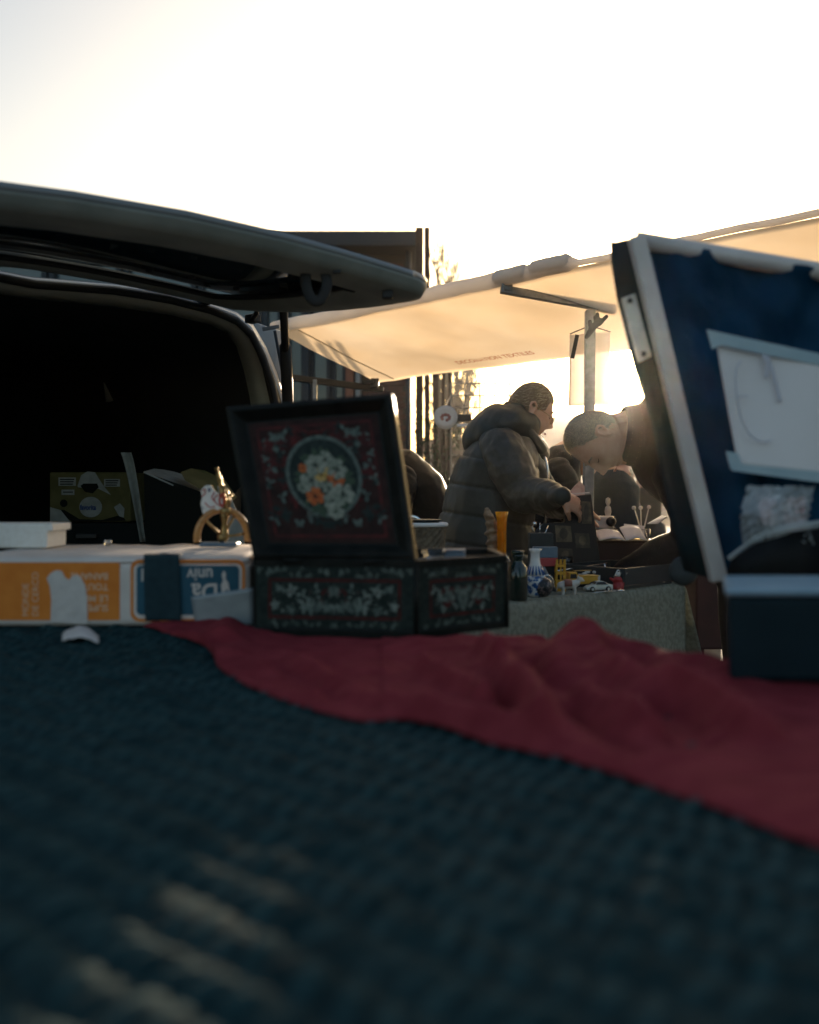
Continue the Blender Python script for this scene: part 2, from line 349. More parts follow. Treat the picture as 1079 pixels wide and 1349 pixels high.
M['render_pink'] = mat('pink_render', (0.46, 0.34, 0.29), 0.85, c2=(0.40, 0.30, 0.26), scale=2)
M['roof_tile'] = mat('roof_tile', (0.16, 0.07, 0.05), 0.8)
M['post_wood'] = mat('post_wood', (0.09, 0.05, 0.035), 0.85, c2=(0.06, 0.035, 0.025), scale=12, stretch=(6, 6, 1), bump=0.3)
M['leaf'] = mat('leaf', (0.035, 0.05, 0.028), 0.6, c2=(0.06, 0.075, 0.04), scale=8, translucent=0.2)
M['bark'] = mat('bark', (0.10, 0.075, 0.055), 0.9, c2=(0.07, 0.05, 0.04), scale=12)
M['white_plate'] = mat('white_plate', (0.66, 0.58, 0.53), 0.3)
M['emblem_red'] = mat('emblem_red', (0.30, 0.10, 0.07), 0.4)
M['wire'] = mat('wire', (0.30, 0.25, 0.21), 0.5, 0.5)
M['glove'] = mat('glove', (0.012, 0.014, 0.016), 0.75, bump=0.3, scale=100)
M['grey_disc'] = mat('grey_disc', (0.03, 0.040, 0.042), 0.6, c2=(0.05, 0.06, 0.062), scale=40)
M['carton'] = mat('carton_pale', (0.66, 0.58, 0.48), 0.8, c2=(0.58, 0.5, 0.4), scale=10)

# ================================================================== LARGE STRUCTURE
g = MB(); g.quad((-150, -40, 0), (150, -40, 0), (150, 260, 0), (-150, 260, 0)); struct(g.build('ground', M['asphalt']))

# ---- brick shop with dark glazed front, beyond the van
BY = 12.0
def bx(px): return (px - PX0) / F * BY
ZT = 4.3
shop = thing('brick_shop', 'dark brick shop building with tall bluish windows beyond the van', 'building', (bx(450), BY, 0))
x_l, x_r = bx(-260), bx(542)
b = MB(); b.box(((x_l + x_r) / 2, BY + 2.35, ZT / 2), (x_r - x_l, 4.0, ZT)); b.build('wall', M['mortar'], shop)
b = MB(); b.box(((x_l + x_r) / 2, BY + 2.2, ZT + 0.1), (x_r - x_l + 0.3, 4.6, 0.2)); b.build('roof', M['frame_dark'], shop, bevel=0.02)
bxm = MB(); bxm.box((0, 0, 0), (0.205, 0.1, 0.062)); bm_a = bxm.mesh('brick'); bm_a.materials.append(M['brick'])
bm_b = bm_a.copy(); bm_b.materials.clear(); bm_b.materials.append(M['brick2'])
def lay_bricks(xa, xb, za, zb, parent, y):
    z = za; r = 0
    while z < zb:
        x = xa + (0.108 if r % 2 else 0.0)
        while x + 0.2 < xb + 0.06:
            o = bpy.data.objects.new('brick', random.choice((bm_a, bm_a, bm_b))); COL.objects.link(o)
            o.location = (x + 0.1025, y + random.uniform(-0.004, 0.004), z); o.parent = parent
            o.matrix_parent_inverse = Matrix.Translation(parent.location).inverted()
            x += 0.216
        z += 0.074; r += 1
lay_bricks(bx(477), bx(541), 1.4, 4.2, shop, BY + 0.31)
# window bays: (left px, right px)
for (a, c) in ((-240, -150), (-140, -50), (-40, 50), (60, 150), (160, 250), (260, 338), (346, 366), (376, 398), (408, 432), (437, 453)):
    fr = MB()
    xa, xb = bx(a), bx(c)
    for x in (xa, xb): fr.box((x, BY + 0.26, 2.12), (0.07, 0.14, 4.24))
    for z in (0.3, 1.75, 3.62, 4.19): fr.box(((xa + xb) / 2, BY + 0.27, z), (xb - xa - 0.07, 0.12, 0.09))
    f_ = fr.build('window_frame', M['frame_dark'], shop)
    for z0, z1 in ((0.345, 1.705), (1.795, 3.575), (3.665, 4.145)):
        pn = MB(); pn.box(((xa + xb) / 2, BY + 0.30, (z0 + z1) / 2), (xb - xa - 0.07, 0.02, z1 - z0)); pn.build('pane', M['shop_glass'], f_)
b = MB(); b.box((bx(460), BY + 0.2, 2.12), (0.10, 0.3, 4.24)); b.build('pillar', M['terracotta'], shop, bevel=0.01)
b = MB(); b.box((bx(471), BY + 0.2, 2.12), (0.06, 0.3, 4.24)); b.build('pillar', M['stone_pale'], shop, bevel=0.01)
b = MB(); b.box((bx(403), BY + 0.15, 2.12), (0.07, 0.3, 4.24)); b.build('pillar', M['frame_dark'], shop)
b = MB(); b.tube([(bx(538), BY + 0.1, 0), (bx(538), BY + 0.1, 4.28)], 0.035, 10); b.build('downpipe', M['frame_dark'], shop, smooth=True)

# ---- far pale houses against the light
def house(px0, px1, y, ztop, m, label, depth=8, roof=True, cols=3):
    xa, xb = (px0 - PX0) / F * y, (px1 - PX0) / F * y
    t = thing('far_house', label, 'house', ((xa + xb) / 2, y, 0), group='far houses behind the market')
    b = MB(); b.box(((xa + xb) / 2, y + depth / 2, ztop / 2), (xb - xa, depth, ztop)); b.build('wall', m, t)
    if roof:
        r = MB(); zc = ztop + 0.002
        r.prism([(xa - 0.3, y - 0.3, zc), (xa - 0.3, y + depth + 0.3, zc), (xa - 0.3, y + depth / 2, zc + 1.3)], (xb - xa + 0.6, 0, 0)); r.build('roof', M['roof_tile'], t)
    nf = max(1, int(ztop // 2.8)); wv = (xb - xa) / cols
    for i in range(cols):
        for k in range(nf):
            q = MB(); q.box((xa + wv * (i + 0.5), y - 0.02, 1.5 + k * 2.7), (min(1.0, wv * 0.5), 0.10, 1.4)); o = q.build('window', M['stone_pale'], t)
            q = MB(); q.box((xa + wv * (i + 0.5), y - 0.075, 1.5 + k * 2.7), (min(0.86, wv * 0.43), 0.01, 1.26)); q.build('pane', M['shop_glass'], o)
house(716, 772, 42, 4.6, M['render_pink'], 'small pale pink house in the glare between the two bent heads', roof=False, cols=2)
house(560, 700, 70, 4.2, M['stone_pale'], 'long low hazy house behind the wire rack', cols=6)
house(800, 900, 60, 3.2, M['render_pink'], 'low hazy house far behind the bent man', cols=4)
# ---- bare poplars washed out by the light
def tree(px, y, h, label, seed):
    random.seed(seed)
    x = (px - PX0) / F * y
    t = thing('bare_tree', label, 'tree', (x, y, 0), group='bare poplars behind the shop')
    q = MB(); q.tube([(x, y, 0), (x + 0.05, y, h * 0.3), (x - 0.04, y, h * 0.65), (x, y, h)], [0.16, 0.13, 0.07, 0.015], 8); q.build('trunk', M['bark'], t, smooth=True)
    q = MB()
    for i in range(46):
        z = h * random.uniform(0.18, 0.95); a = random.uniform(0, 2 * PI); L = (1.0 - z / h) * 1.6 + 0.5
        p0 = V(x, y, z); p1 = p0 + V(math.cos(a) * L * 0.32, math.sin(a) * L * 0.32, L * 0.55); p2 = p1 + V(math.cos(a) * 0.08 * L, math.sin(a) * 0.08 * L, L * 0.75)
        q.tube([p0, p1, p2], [0.03, 0.02, 0.006], 5)
        for k in range(4):
            s0 = p0.lerp(p1, random.random()) if k < 2 else p1.lerp(p2, random.random()); a2 = a + random.uniform(-1.5, 1.5)
            q.tube([s0, s0 + V(math.cos(a2) * 0.18, math.sin(a2) * 0.18, 0.4), s0 + V(math.cos(a2) * 0.24, math.sin(a2) * 0.24, 0.8)], [0.012, 0.009, 0.004], 4)
    struct(q.build('crown', M['bark'], t), 'stuff')
for i, (px, y, h, lb) in enumerate(((577, 27, 8.2, 'tall bare poplar close beside the brick shop wall'), (590, 31, 9.2, 'bare poplar with thick trunk, second from the brick shop'),
                                    (603, 29, 7.6, 'thin bare poplar, third from the brick shop'), (616, 34, 8.8, 'bare poplar farthest from the brick shop'))):
    tree(px, y, h, lb, 20 + i)
random.seed(11)

# ---- screen of upright posts, shrub, wire rack
scr = thing('post_screen', 'screen of dark upright timber posts with bright gaps behind the rack', 'fence', (0.15, 9, 0))
for px, w_ in ((552.5, 10), (562.5, 7), (574, 7), (584, 4), (593, 5)):
    q = MB(); x = (px - PX0) / F * 9; hp_ = 3.7 if px < 568 else 2.5; q.box((x, 9, hp_ / 2), (w_ / F * 9, 0.06, hp_)); q.build('post', M['post_wood'], scr, bevel=0.006)
q = MB(); q.box((0.22, 9.05, 0.6), (0.5, 0.03, 0.06)); q.build('rail', M['post_wood'], scr)
def shrub(px0, px1, y, z0, z1, label, n, leaf=0.03):
    t = thing('shrub', label, 'shrub', ((px0 + px1 - 2 * PX0) / 2 / F * y, y, 0), group='potted shrubs in front of the post screen')
    xa, xb = (px0 - PX0) / F * y, (px1 - PX0) / F * y
    q = MB()
    for i in range(7):
        x = random.uniform(xa + 0.04, xb - 0.04); yy = y + random.uniform(-0.15, 0.15)
        q.tube([((xa + xb) / 2, y, 0), (x * 0.5 + (xa + xb) / 4, yy, z1 * 0.4), (x, yy, z1 * random.uniform(0.75, 0.98))], [0.012, 0.008, 0.003], 5)
    q.build('stem', M['bark'], t)
    q = MB()
    for i in range(n):
        u = random.random(); z = z0 + (z1 - z0) * (1 - u ** 1.5) ; x = random.uniform(xa, xb); yy = y + random.uniform(-0.18, 0.18)
        if nz((x * 9, yy * 4, z * 7), 1) < -0.12: continue
        d = V(random.uniform(-1, 1), random.uniform(-1, 1), random.uniform(-0.6, 1)).normalized(); s = d.cross(V(0.3, 0.5, 0.8)).normalized(); L = leaf * random.uniform(0.6, 1.3)
        c = V(x, yy, z); q.add([c - d * L * 0.5, c + s * L * 0.25, c + d * L * 0.5, c - s * L * 0.25], [(0, 1, 2, 3)])
    struct(q.build('foliage', M['leaf'], t), 'stuff')
shrub(546, 580, 8.3, 0.3, 1.85, 'dark leafy shrub below the upright posts', 1500)
shrub(574, 606, 8.0, 0.3, 1.75, 'dark leafy shrub under the white round plate', 1500)
rk = thing('wire_rack', 'tall wire grid display rack washed out by the sun', 'rack', (0.6, 7, 0))
q = MB(); RY = 7.0
for px in (594, 612, 632, 652, 672): q.tube([((px - PX0) / F * RY, RY, 0.1), ((px - PX0) / F * RY, RY, H + (HY - 505) / F * RY)], 0.008 if px in (594, 672) else 0.005, 6)
for py in (505, 521, 537, 553, 600, 650, 700): q.tube([P(594, py, RY), P(672, py, RY)], 0.006, 6)
q.build('grid', M['wire'], rk)
for px in (594, 672):
    q = MB(); x = (px - PX0) / F * RY; q.beam((x, RY - 0.25, 0.03), (x, RY + 0.25, 0.03), 0.03, 0.03); q.build('foot', M['wire'], rk)
pl = thing('round_plate', 'white round plate with reddish emblem hanging by the rack', 'plate', P(587, 550, 6.4))
c0 = P(587, 550, 6.4); MP = Matrix.Rotation(PI / 2, 3, 'X')
q = MB(); q.lathe([(0.0, 0.0), (0.045, 0.0), (0.052, 0.006), (0.082, 0.014), (0.082, 0.019), (0.05, 0.010), (0.0, 0.006)], c0, 32, MP); q.build('dish', M['white_plate'], pl, smooth=True)
q = MB()
for i in range(9):
    a = 2 * PI * i / 9 + 0.2
    if i in (6,): continue
    q.lathe([(0.0, 0.0), (0.013, 0.0), (0.011, 0.003), (0.0, 0.004)], c0 + V(0.028 * math.cos(a), -0.006, 0.020 * math.sin(a)), 10, MP)
struct(q.build('emblem', M['emblem_red'], pl, smooth=True), 'stuff')
q = MB(); q.tube([c0 + V(0, 0.01, 0.08), P(594, 521, RY)], 0.002, 4); q.build('hanger', M['wire'], pl)
bs = thing('shelf_box', 'small black box with white edge strip on the wire rack', 'box', P(611, 556, 6.9))
q = MB(); q.box(P(611, 551, 6.85), (0.11, 0.12, 0.05)); q.build('case', M['toy_black'], bs, bevel=0.004)
q = MB(); q.box(P(611, 560, 6.78), (0.10, 0.02, 0.018)); q.build('edge_strip', M['paper'], bs)

# ---- market stall with canvas roof
stall = thing('market_stall', 'market stall with low sloping cream canvas roof on steel bars', 'stall', (0.84, 4.3, 0))
F0 = V(0.418, 4.25, 2.08)                     # a point on the front edge
DN = (V(0.712, 0.702, -0.28)).normalized()    # down the slope
SL = 0.85
def roof_pt(t, s):                            # t metres along the front edge towards the far end, s down the slope
    p = F0 + LDIR * t + DN * s
    sag = -0.018 * math.sin(PI * max(0.0, min(1.0, s / SL))) * (0.6 + 0.4 * math.sin((t + 3) * 2.4))
    return p + V(0, 0, sag + 0.010 * nz(p, 2.2) + 0.003 * nz(p, 9.0) + 0.004 * math.sin(t * 9 + s * 5) * math.sin(PI * max(0, min(1, s / SL))))
T0, T1 = -1.9, 1.73
q = MB(); q.grid(90, 22, lambda u, v: roof_pt(T0 + (T1 - T0) * u, SL * v)); q.build('canvas', M['canvas'], stall, smooth=True, solid=0.004)
hem_r = [0.012 if T0 + (T1 - T0) * k / 60 < -0.4 else 0.030 + 0.004 * nz((k, 3, 0), 0.7) for k in range(61)]
q = MB(); q.tube([roof_pt(T0 + (T1 - T0) * k / 60, -0.02) + V(0, 0, hem_r[k] * 0.45 + 0.004 * nz((k, 0, 0), 0.7)) for k in range(61)], hem_r, 14, flat=1.15); q.build('rolled_hem', M['canvas_hem'], stall, smooth=True)
for tt, s0, s1 in ((1.55, 0.03, SL - 0.03),):
    q = MB(); q.tube([roof_pt(tt, s0 + (s1 - s0) * k / 16) - V(0, 0, 0.004) for k in range(17)], 0.006, 6, flat=0.5); q.build('seam', M['seam'], stall, smooth=True)
for k, (ta, tb) in enumerate(((-0.40, -0.19), (-0.17, 0.02))):
    q = MB(); q.tube([roof_pt(ta + (tb - ta) * i / 12, -0.02) + V(0, -0.010, 0.022 + 0.004 * nz((i, k * 7, 0), 0.8)) for i in range(13)], [0.022] + [0.033] * 11 + [0.022], 12); q.build('hem_fold', M['canvas_hem'], stall, smooth=True)
# steel
ba, bb = P(660, 381, 4.22), P(812, 408, 4.30)
q = MB(); q.beam(ba, bb, 0.035, 0.036); q.build('crossbar', M['galv'], stall, bevel=0.003)
q = MB(); q.beam(P(777.5, 409, 4.27), V(P(777.5, 409, 4.27).x - 0.02, 4.27, 0.0), 0.045, 0.045, up=(0, 1, 0)); q.build('post', M['galv'], stall, bevel=0.004)
q = MB(); q.box(P(669, 376, 4.22), (0.04, 0.04, 0.05)); q.tube([P(663, 370, 4.2), P(663, 385, 4.2)], 0.008, 8); q.build('clamp', M['galv'], stall, bevel=0.003)
ca, cb = P(380, 497, 5.7), P(504, 513, 5.95)
q = MB(); q.beam(ca, cb, 0.035, 0.04); q.build('crossbar', M['dark_steel'], stall, bevel=0.003)
q = MB(); q.box(P(494, 505, 5.9), (0.05, 0.05, 0.06)); q.box(P(485, 503, 5.88), (0.07, 0.03, 0.02)); q.build('clamp', M['dark_steel'], stall, bevel=0.003)
for xx in (415, 379):
    q = MB(); a_ = P(xx, 500, 5.75); q.beam(a_, V(a_.x, a_.y, 0), 0.025, 0.025, up=(0, 1, 0)); q.build('post', M['galv'], stall)
# faded print on the canvas, read through from the other side
pa = roof_pt(0.10, 0.60); 
tdir = (LDIR * -1).normalized()
lt = text('DECORATION TEXTILES', roof_pt(0.90, 0.72) - V(0, 0, 0.014), tdir, -DN, 0.06, M['print'], stall, 'faded_print', bold=0.001, narrow=0.86, lift=-0.006)
# white sheet and glove at the post
sh = thing('hanging_sheet', 'white sheet hanging behind the steel post of the stall', 'sheet', P(776, 535, 4.36))
s_a, s_b, s_c, s_d = P(751, 441, 4.36), P(804, 437, 4.44), P(803, 533, 4.44), P(749, 535, 4.36)
q = MB(); q.grid(14, 18, lambda u, v: (s_a.lerp(s_b, u)).lerp(s_d.lerp(s_c, u), v) + V(0, 0.012 * math.sin(u * 9) + 0.004 * nz((u * 4, v * 3, 0), 1), 0)); q.build('cloth', M['board'], sh, smooth=True, solid=0.002)
q = MB(); q.beam(P(760.5, 441, 4.33), P(754, 472, 4.33), 0.018, 0.006, up=(0, 1, 0)); q.build('strap', M['strap'], sh)
q = MB(); q.tube([P(751, 440, 4.37), P(775, 430, 4.31)], 0.003, 5); q.tube([P(804, 437, 4.44), P(780, 430, 4.31)], 0.003, 5); struct(q.build('cord', M['strap'], sh), 'stuff')
gl = thing('work_glove', 'black work glove pegged to the top of the stall post', 'glove', P(785, 428, 4.22))
q = MB()
gb = P(777, 439, 4.21)
q.tube([P(774, 442, 4.21), P(780, 433, 4.2), P(788, 424, 4.2)], [0.018, 0.024, 0.022], 10, flat=0.6, cap_round=True)
for (x, y_) in ((799, 417), (787, 414), (793, 424), (784, 418)):
    q.tube([P(785, 429, 4.2), P((785 + x) / 2 + 1, (429 + y_) / 2, 4.2), P(x, y_, 4.2)], [0.0105, 0.0105, 0.009], 8, cap_round=True)
q.tube([P(779, 434, 4.19), P(777, 424, 4.18)], [0.013, 0.010], 8, cap_round=True)
fuse(q, 0.003, 1).build('shell', M['glove'], gl, smooth=True)

# ---- the van
C_ = V(-0.625, 3.39, 1.80)                    # upper corner of the rear opening, on the side of the stall
van = thing('van', 'dark grey van standing open at the back with its tailgate raised', 'van', (C_.x, C_.y, 0))
def vp(a, d, z): return V(C_.x, C_.y, 0) - VR * a + VN * d + V(0, 0, z)     # a across from that corner, d out of the opening, z up
WV, LV = 1.62, 3.9
# outline of the opening: the stall-side half, mirrored about the van's middle
def frame_ring(pts, d):
    half = []
    o = V(C_.x, C_.y, 0) + VN * d
    for px, py in pts:
        k = (px - PX0) / F
        a = (o.x - k * o.y) / (VR.x - k * VR.y)
        y = o.y - VR.y * a
        half.append((a, H - (py - HY) / F * y))
    half = half[::-1]; mid = 0.72
    return [(half[0][0] - 0.01, 0.55)] + half + [(2 * mid - a, z) for a, z in half[::-1]] + [(2 * mid - half[0][0] + 0.01, 0.55)]
def strip(r0, d0, r1, d1, name, m, **kw):
    q = MB(); q.loft([[vp(a, d0, z) for a, z in r0], [vp(a, d1, z) for a, z in r1]], closed=False); return q.build(name, m, van, smooth=True, **kw)
R_out = frame_ring([(49, 367), (150, 375), (220, 385), (275, 399), (312, 412), (333, 428), (350, 457), (364, 490), (375, 525), (385, 600), (390, 720)], -0.03)
R_lip = frame_ring([(49, 370), (150, 378), (220, 389), (272, 403), (308, 416), (328, 432), (345, 460), (359, 493), (370, 527), (380, 600), (385, 720)], 0.005)
R_seal = frame_ring([(49, 375), (150, 383), (222, 394), (278, 409), (311, 422), (331, 440), (346, 470), (358, 505), (363, 528), (373, 600), (378, 720)], 0.012)
R_in = frame_ring([(49, 380), (150, 387), (225, 400), (284, 415), (314, 429), (333, 450), (346, 485), (355, 525), (358, 540), (366, 600), (372, 720)], -0.02)
R_trim = frame_ring([(49, 393), (150, 403), (225, 414), (278, 427), (300, 438), (312, 456), (322, 488), (329, 520), (332, 540), (340, 600), (345, 720)], -0.10)
strip(R_out, -0.03, R_lip, 0.005, 'rear_frame', M['van_rim'], solid=0.004)
strip(R_lip, 0.005, R_seal, 0.012, 'rubber_gutter', M['rubber'], solid=0.004)
q = MB(); q.tube([vp(a, 0.012, z) for a, z in R_seal], 0.014, 8); q.build('door_seal', M['rubber'], van, smooth=True)
strip(R_seal, 0.010, R_in, -0.02, 'inner_gutter', M['rubber'], solid=0.004)
strip(R_in, -0.02, R_trim, -0.10, 'opening_trim', M['van_trim'], solid=0.006)
def ring_off(r, d): return [vp(a, d, z) for a, z in r]
q = MB(); q.loft([ring_off(R_out, -0.031), ring_off([(a, z + 0.02) for a, z in R_out], -0.4), ring_off([(a, z + 0.03) for a, z in R_out], -2.5), ring_off([(a, 0.55 + (z - 0.55) * 0.9) for a, z in R_out], -3.0)], closed=False); q.build('body_shell', M['van_paint'], van, smooth=True, solid=0.01)
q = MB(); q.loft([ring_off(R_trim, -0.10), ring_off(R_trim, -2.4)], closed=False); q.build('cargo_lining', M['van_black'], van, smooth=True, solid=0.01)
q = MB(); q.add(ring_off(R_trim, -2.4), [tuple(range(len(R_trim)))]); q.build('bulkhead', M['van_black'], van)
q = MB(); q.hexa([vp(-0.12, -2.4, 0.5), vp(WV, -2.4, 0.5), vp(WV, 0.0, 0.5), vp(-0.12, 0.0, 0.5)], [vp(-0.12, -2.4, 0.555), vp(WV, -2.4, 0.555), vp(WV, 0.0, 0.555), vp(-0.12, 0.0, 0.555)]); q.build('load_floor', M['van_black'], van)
q = MB(); q.hexa([vp(-0.1, -0.02, 0.3), vp(WV + 0.1, -0.02, 0.3), vp(WV + 0.1, 0.12, 0.3), vp(-0.1, 0.12, 0.3)], [vp(-0.1, -0.02, 0.5), vp(WV + 0.1, -0.02, 0.5), vp(WV + 0.1, 0.12, 0.5), vp(-0.1, 0.12, 0.5)]); q.build('bumper', M['rubber'], van, bevel=0.02)
for a, d in ((-0.02, -0.7), (WV + 0.02, -0.7), (-0.02, -3.2), (WV + 0.02, -3.2)):
    Mw = Matrix((VN, VR.cross(VN), VR)).transposed()
    q = MB(); q.lathe([(0.2, -0.1), (0.3, -0.1), (0.32, -0.06), (0.32, 0.06), (0.3, 0.1), (0.2, 0.1)], vp(a, d, 0.32), 28, Mw); wh = q.build('wheel', M['rubber'], van, smooth=True)
    q = MB(); q.lathe([(0.02, -0.07), (0.2, -0.07), (0.2, 0.07), (0.02, 0.07)], vp(a, d, 0.32), 20, Mw); q.build('rim', M['galv'], wh)
q = MB(); q.hexa([vp(-0.1, -3.9, 0.35), vp(WV + 0.1, -3.9, 0.35), vp(WV + 0.1, -3.0, 0.35), vp(-0.1, -3.0, 0.35)], [vp(0.0, -3.8, 0.95), vp(WV, -3.8, 0.95), vp(WV + 0.1, -3.0, 1.05), vp(-0.1, -3.0, 1.05)]); q.build('bonnet', M['van_paint'], van, bevel=0.05)
# tail lamp pillar in pale paint, its dark edge and hinge bits
q = MB(); q.loft([[P(334, 424, 3.56), P(364, 434, 3.62), P(379, 530, 3.62), P(400, 700, 3.62), P(372, 700, 3.56), P(360, 530, 3.56)], [p + V(0.02, 0.05, 0) for p in (P(334, 424, 3.56), P(364, 434, 3.62), P(379, 530, 3.62), P(400, 700, 3.62), P(372, 700, 3.56), P(360, 530, 3.56))]]); q.build('corner_panel', M['corner_paint'], van, bevel=0.004)
q = MB(); q.tube([P(362, 436, 3.54), P(378, 522, 3.54), P(402, 700, 3.54)], 0.006, 6); q.build('panel_gap_strip', M['rubber'], van, smooth=True)
for px, py in ((268, 396), (333, 420)):
    q = MB(); q.box(P(px, py, 3.3), (0.035, 0.05, 0.03), 0.9); q.tube([P(px, py, 3.28), P(px + 5, py - 8, 3.2)], 0.010, 7); q.build('hinge', M['dark_steel'], van, bevel=0.004)
q = MB(); q.beam(P(346, 434, 3.4), P(368, 430, 3.4), 0.012, 0.012); q.build('latch_pin', M['galv'], van)
# tailgate: inner face, seen from below
K = P(582, 391, 2.55)                       # its outer corner
Hc = P(313, 405, 3.36)
side = (K - Hc)
AW = 1.50
def tg(u, t):                               # u across from the stall-side edge, t from the hinge to the free edge (both in metres)
    L = side.length; s = t / L
    # rounded rounded outer corners: pull the edge in near the free end
    r = 0.10; e = min(u, AW - u); du = 0.0
    if t > L - r:
        du = r - math.sqrt(max(0.0, r * r - (t - (L - r)) ** 2))
        du *= max(0.0, 1 - e / 0.5)
    uu_ = u + (du if u < AW / 2 else -du)
    q_ = Hc + side * s - VR * uu_
    arch = math.sin(PI * min(1, max(0, uu_ / AW)))
    q_ += V(0, 0, 0.045 * arch * (1 - s) + 0.05 * arch * s - 0.030 * math.sin(PI * s) ** 0.8)
    return q_
GL_ = side.length
us = [0, 0.008, 0.02, 0.045, 0.08, 0.12, 0.155, 0.19, 0.3, 0.5, 0.75, 1.0, 1.2, 1.31, 1.345, 1.38, 1.42, 1.455, 1.48, 1.492, 1.5]
ts = [GL_ * k for k in (0, 0.01, 0.025, 0.05, 0.08, 0.12, 0.16, 0.2, 0.3, 0.45, 0.6, 0.72, 0.8, 0.84, 0.87, 0.9, 0.92, 0.94, 0.955, 0.97, 0.98, 0.99, 0.996, 1.0)]
def gate_in(u, t):                          # pressed inner panel: lip at the edge, step down to a shelf round the window
    e = min(u, AW - u, t, GL_ - t)
    z = 0.030 * max(0.0, 1 - e / 0.02) - 0.012 * max(0.0, min(1, (e - 0.03) / 0.03)) + 0.02 * max(0.0, min(1, (e - 0.13) / 0.03))
    return tg(u, t) + V(0, 0, z)
n_u = len(us); vs_ = [gate_in(u, t) for t in ts for u in us]; fs = []
for j_ in range(len(ts) - 1):
    for i_ in range(n_u - 1):
        um, tm = (us[i_] + us[i_ + 1]) / 2, (ts[j_] + ts[j_ + 1]) / 2
        if 0.19 < um < 1.31 and 0.16 * GL_ < tm < 0.87 * GL_: continue
        fs.append((j_ * n_u + i_, j_ * n_u + i_ + 1, (j_ + 1) * n_u + i_ + 1, (j_ + 1) * n_u + i_))
q = MB(); q.add(vs_, fs); gate = q.build('tailgate', M['van_inner'], van, smooth=True, solid=0.006)
q = MB(); q.grid(24, 20, lambda a, b: tg(0.17 + 1.16 * a, GL_ * (0.14 + 0.75 * b)) + V(0, 0, 0.035)); q.build('rear_window', M['win_glass'], gate, smooth=True, solid=0.005)
q = MB(); q.loft([[tg(u, t) + V(0, 0, 0.045 + 0.02 * min(1, min(u, AW - u, t, GL_ - t) / 0.1)) for u in us] for t in ts], closed=False); q.build('outer_skin', M['van_paint'], gate, smooth=True, solid=0.004)
rim_ = [(0, t) for t in ts] + [(u, GL_) for u in us] + [(AW, t) for t in ts[::-1]]
q = MB(); q.loft([[tg(u, t) + V(0, 0, 0.028) for u, t in rim_], [tg(u, t) + V(0, 0, 0.046) for u, t in rim_]], closed=False); q.build('folded_edge', M['van_paint'], gate, smooth=True, solid=0.004)
wseal = [(0.19, GL_ * (0.87 - 0.71 * k / 16)) for k in range(17)] + [(0.19 + 1.12 * k / 16, GL_ * 0.16) for k in range(1, 17)]
q = MB(); q.tube([gate_in(u, t) for u, t in wseal], 0.010, 6); q.build('window_seal', M['rubber'], gate, smooth=True)
def on_gate(px, py):
    """the point of the inner panel seen at a photograph position"""
    best = None
    for i_ in range(0, 41):
        for j_ in range(0, 41):
            p = gate_in(0.0 + 0.9 * i_ / 40, GL_ * j_ / 40); x = PX0 + p.x / p.y * F; y = HY - (p.z - H) / p.y * F
            d_ = (x - px) ** 2 + (y - py) ** 2
            if best is None or d_ < best[0]: best = (d_, p)
    return best[1]
g0, g1 = on_gate(404, 357), on_gate(430, 356)
lp = smooth_path([g0, g0 + V(0.002, -0.01, -0.035), g0 + V(0.014, -0.012, -0.066), g0.lerp(g1, 0.5) + V(0.004, -0.012, -0.074), g1 + V(-0.006, -0.012, -0.062), g1 + V(0.004, -0.01, -0.03), g1], 5)
q = MB(); q.tube(lp, 0.014, 8, flat=0.45); q.build('pull_strap', M['strap'], gate, smooth=True)
for px, py in ((196, 352), (253, 363), (312, 377), (375, 373), (446, 357)):
    q = MB(); c_g = on_gate(px, py); q.box(c_g - V(0, 0, 0.005), (0.02, 0.012, 0.010)); q.build('clip', M['rubber'], gate, bevel=0.002)
q = MB(); q.box(on_gate(511, 380) - V(0, 0, 0.010), (0.03, 0.03, 0.022)); q.build('bump_stop', M['rubber'], gate, bevel=0.004)
q = MB(); q.tube([P(373, 396, 3.05), P(376, 460, 3.2)], 0.014, 10); q.tube([P(376, 455, 3.2), P(380, 545, 3.4)], 0.021, 10); q.build('gas_strut', M['dark_steel'], van, smooth=True)
# inside: pale partition post, loose strap
q = MB(); q.tube([P(139, 462, 4.6), P(144, 490, 4.6), P(150, 528, 4.6)], [0.03, 0.035, 0.04], 8, flat=0.4); q.build('partition_post', M['van_trim'], van, smooth=True)


# ================================================================== TABLES AND WHAT LIES ON THEM
# ---- seller's near table
TZ = 0.835                                     # top of the bare table
B0 = V(0.184, 1.76, 0)                         # a point of its far edge
TL = V(-0.757, 0.653, 0); TN = V(0.653, 0.757, 0)   # along the far edge, and outward over it
def tp(a, d, z): return B0 + TL * a - TN * d + V(0, 0, z)
A0, A1, DEP = -1.30, 1.62, 1.40
ft = thing('folding_table', 'low plywood table under the dark teal woven cover', 'table', tp(0.4, 0.6, 0))
q = MB(); q.hexa([tp(A0, 0, TZ - 0.03), tp(A1, 0, TZ - 0.03), tp(A1, DEP, TZ - 0.03), tp(A0, DEP, TZ - 0.03)], [tp(A0, 0, TZ - 0.008), tp(A1, 0, TZ - 0.008), tp(A1, DEP, TZ - 0.008), tp(A0, DEP, TZ - 0.008)]); q.build('table_top', M['table_top'], ft)
for a, d in ((A0 + 0.1, 0.1), (A1 - 0.1, 0.1), (A1 - 0.1, DEP - 0.1), (A0 + 0.1, DEP - 0.1)):
    q = MB(); q.tube([tp(a, d, 0), tp(a, d, TZ - 0.03)], 0.018, 8); q.build('leg', M['galv'], ft, smooth=True)
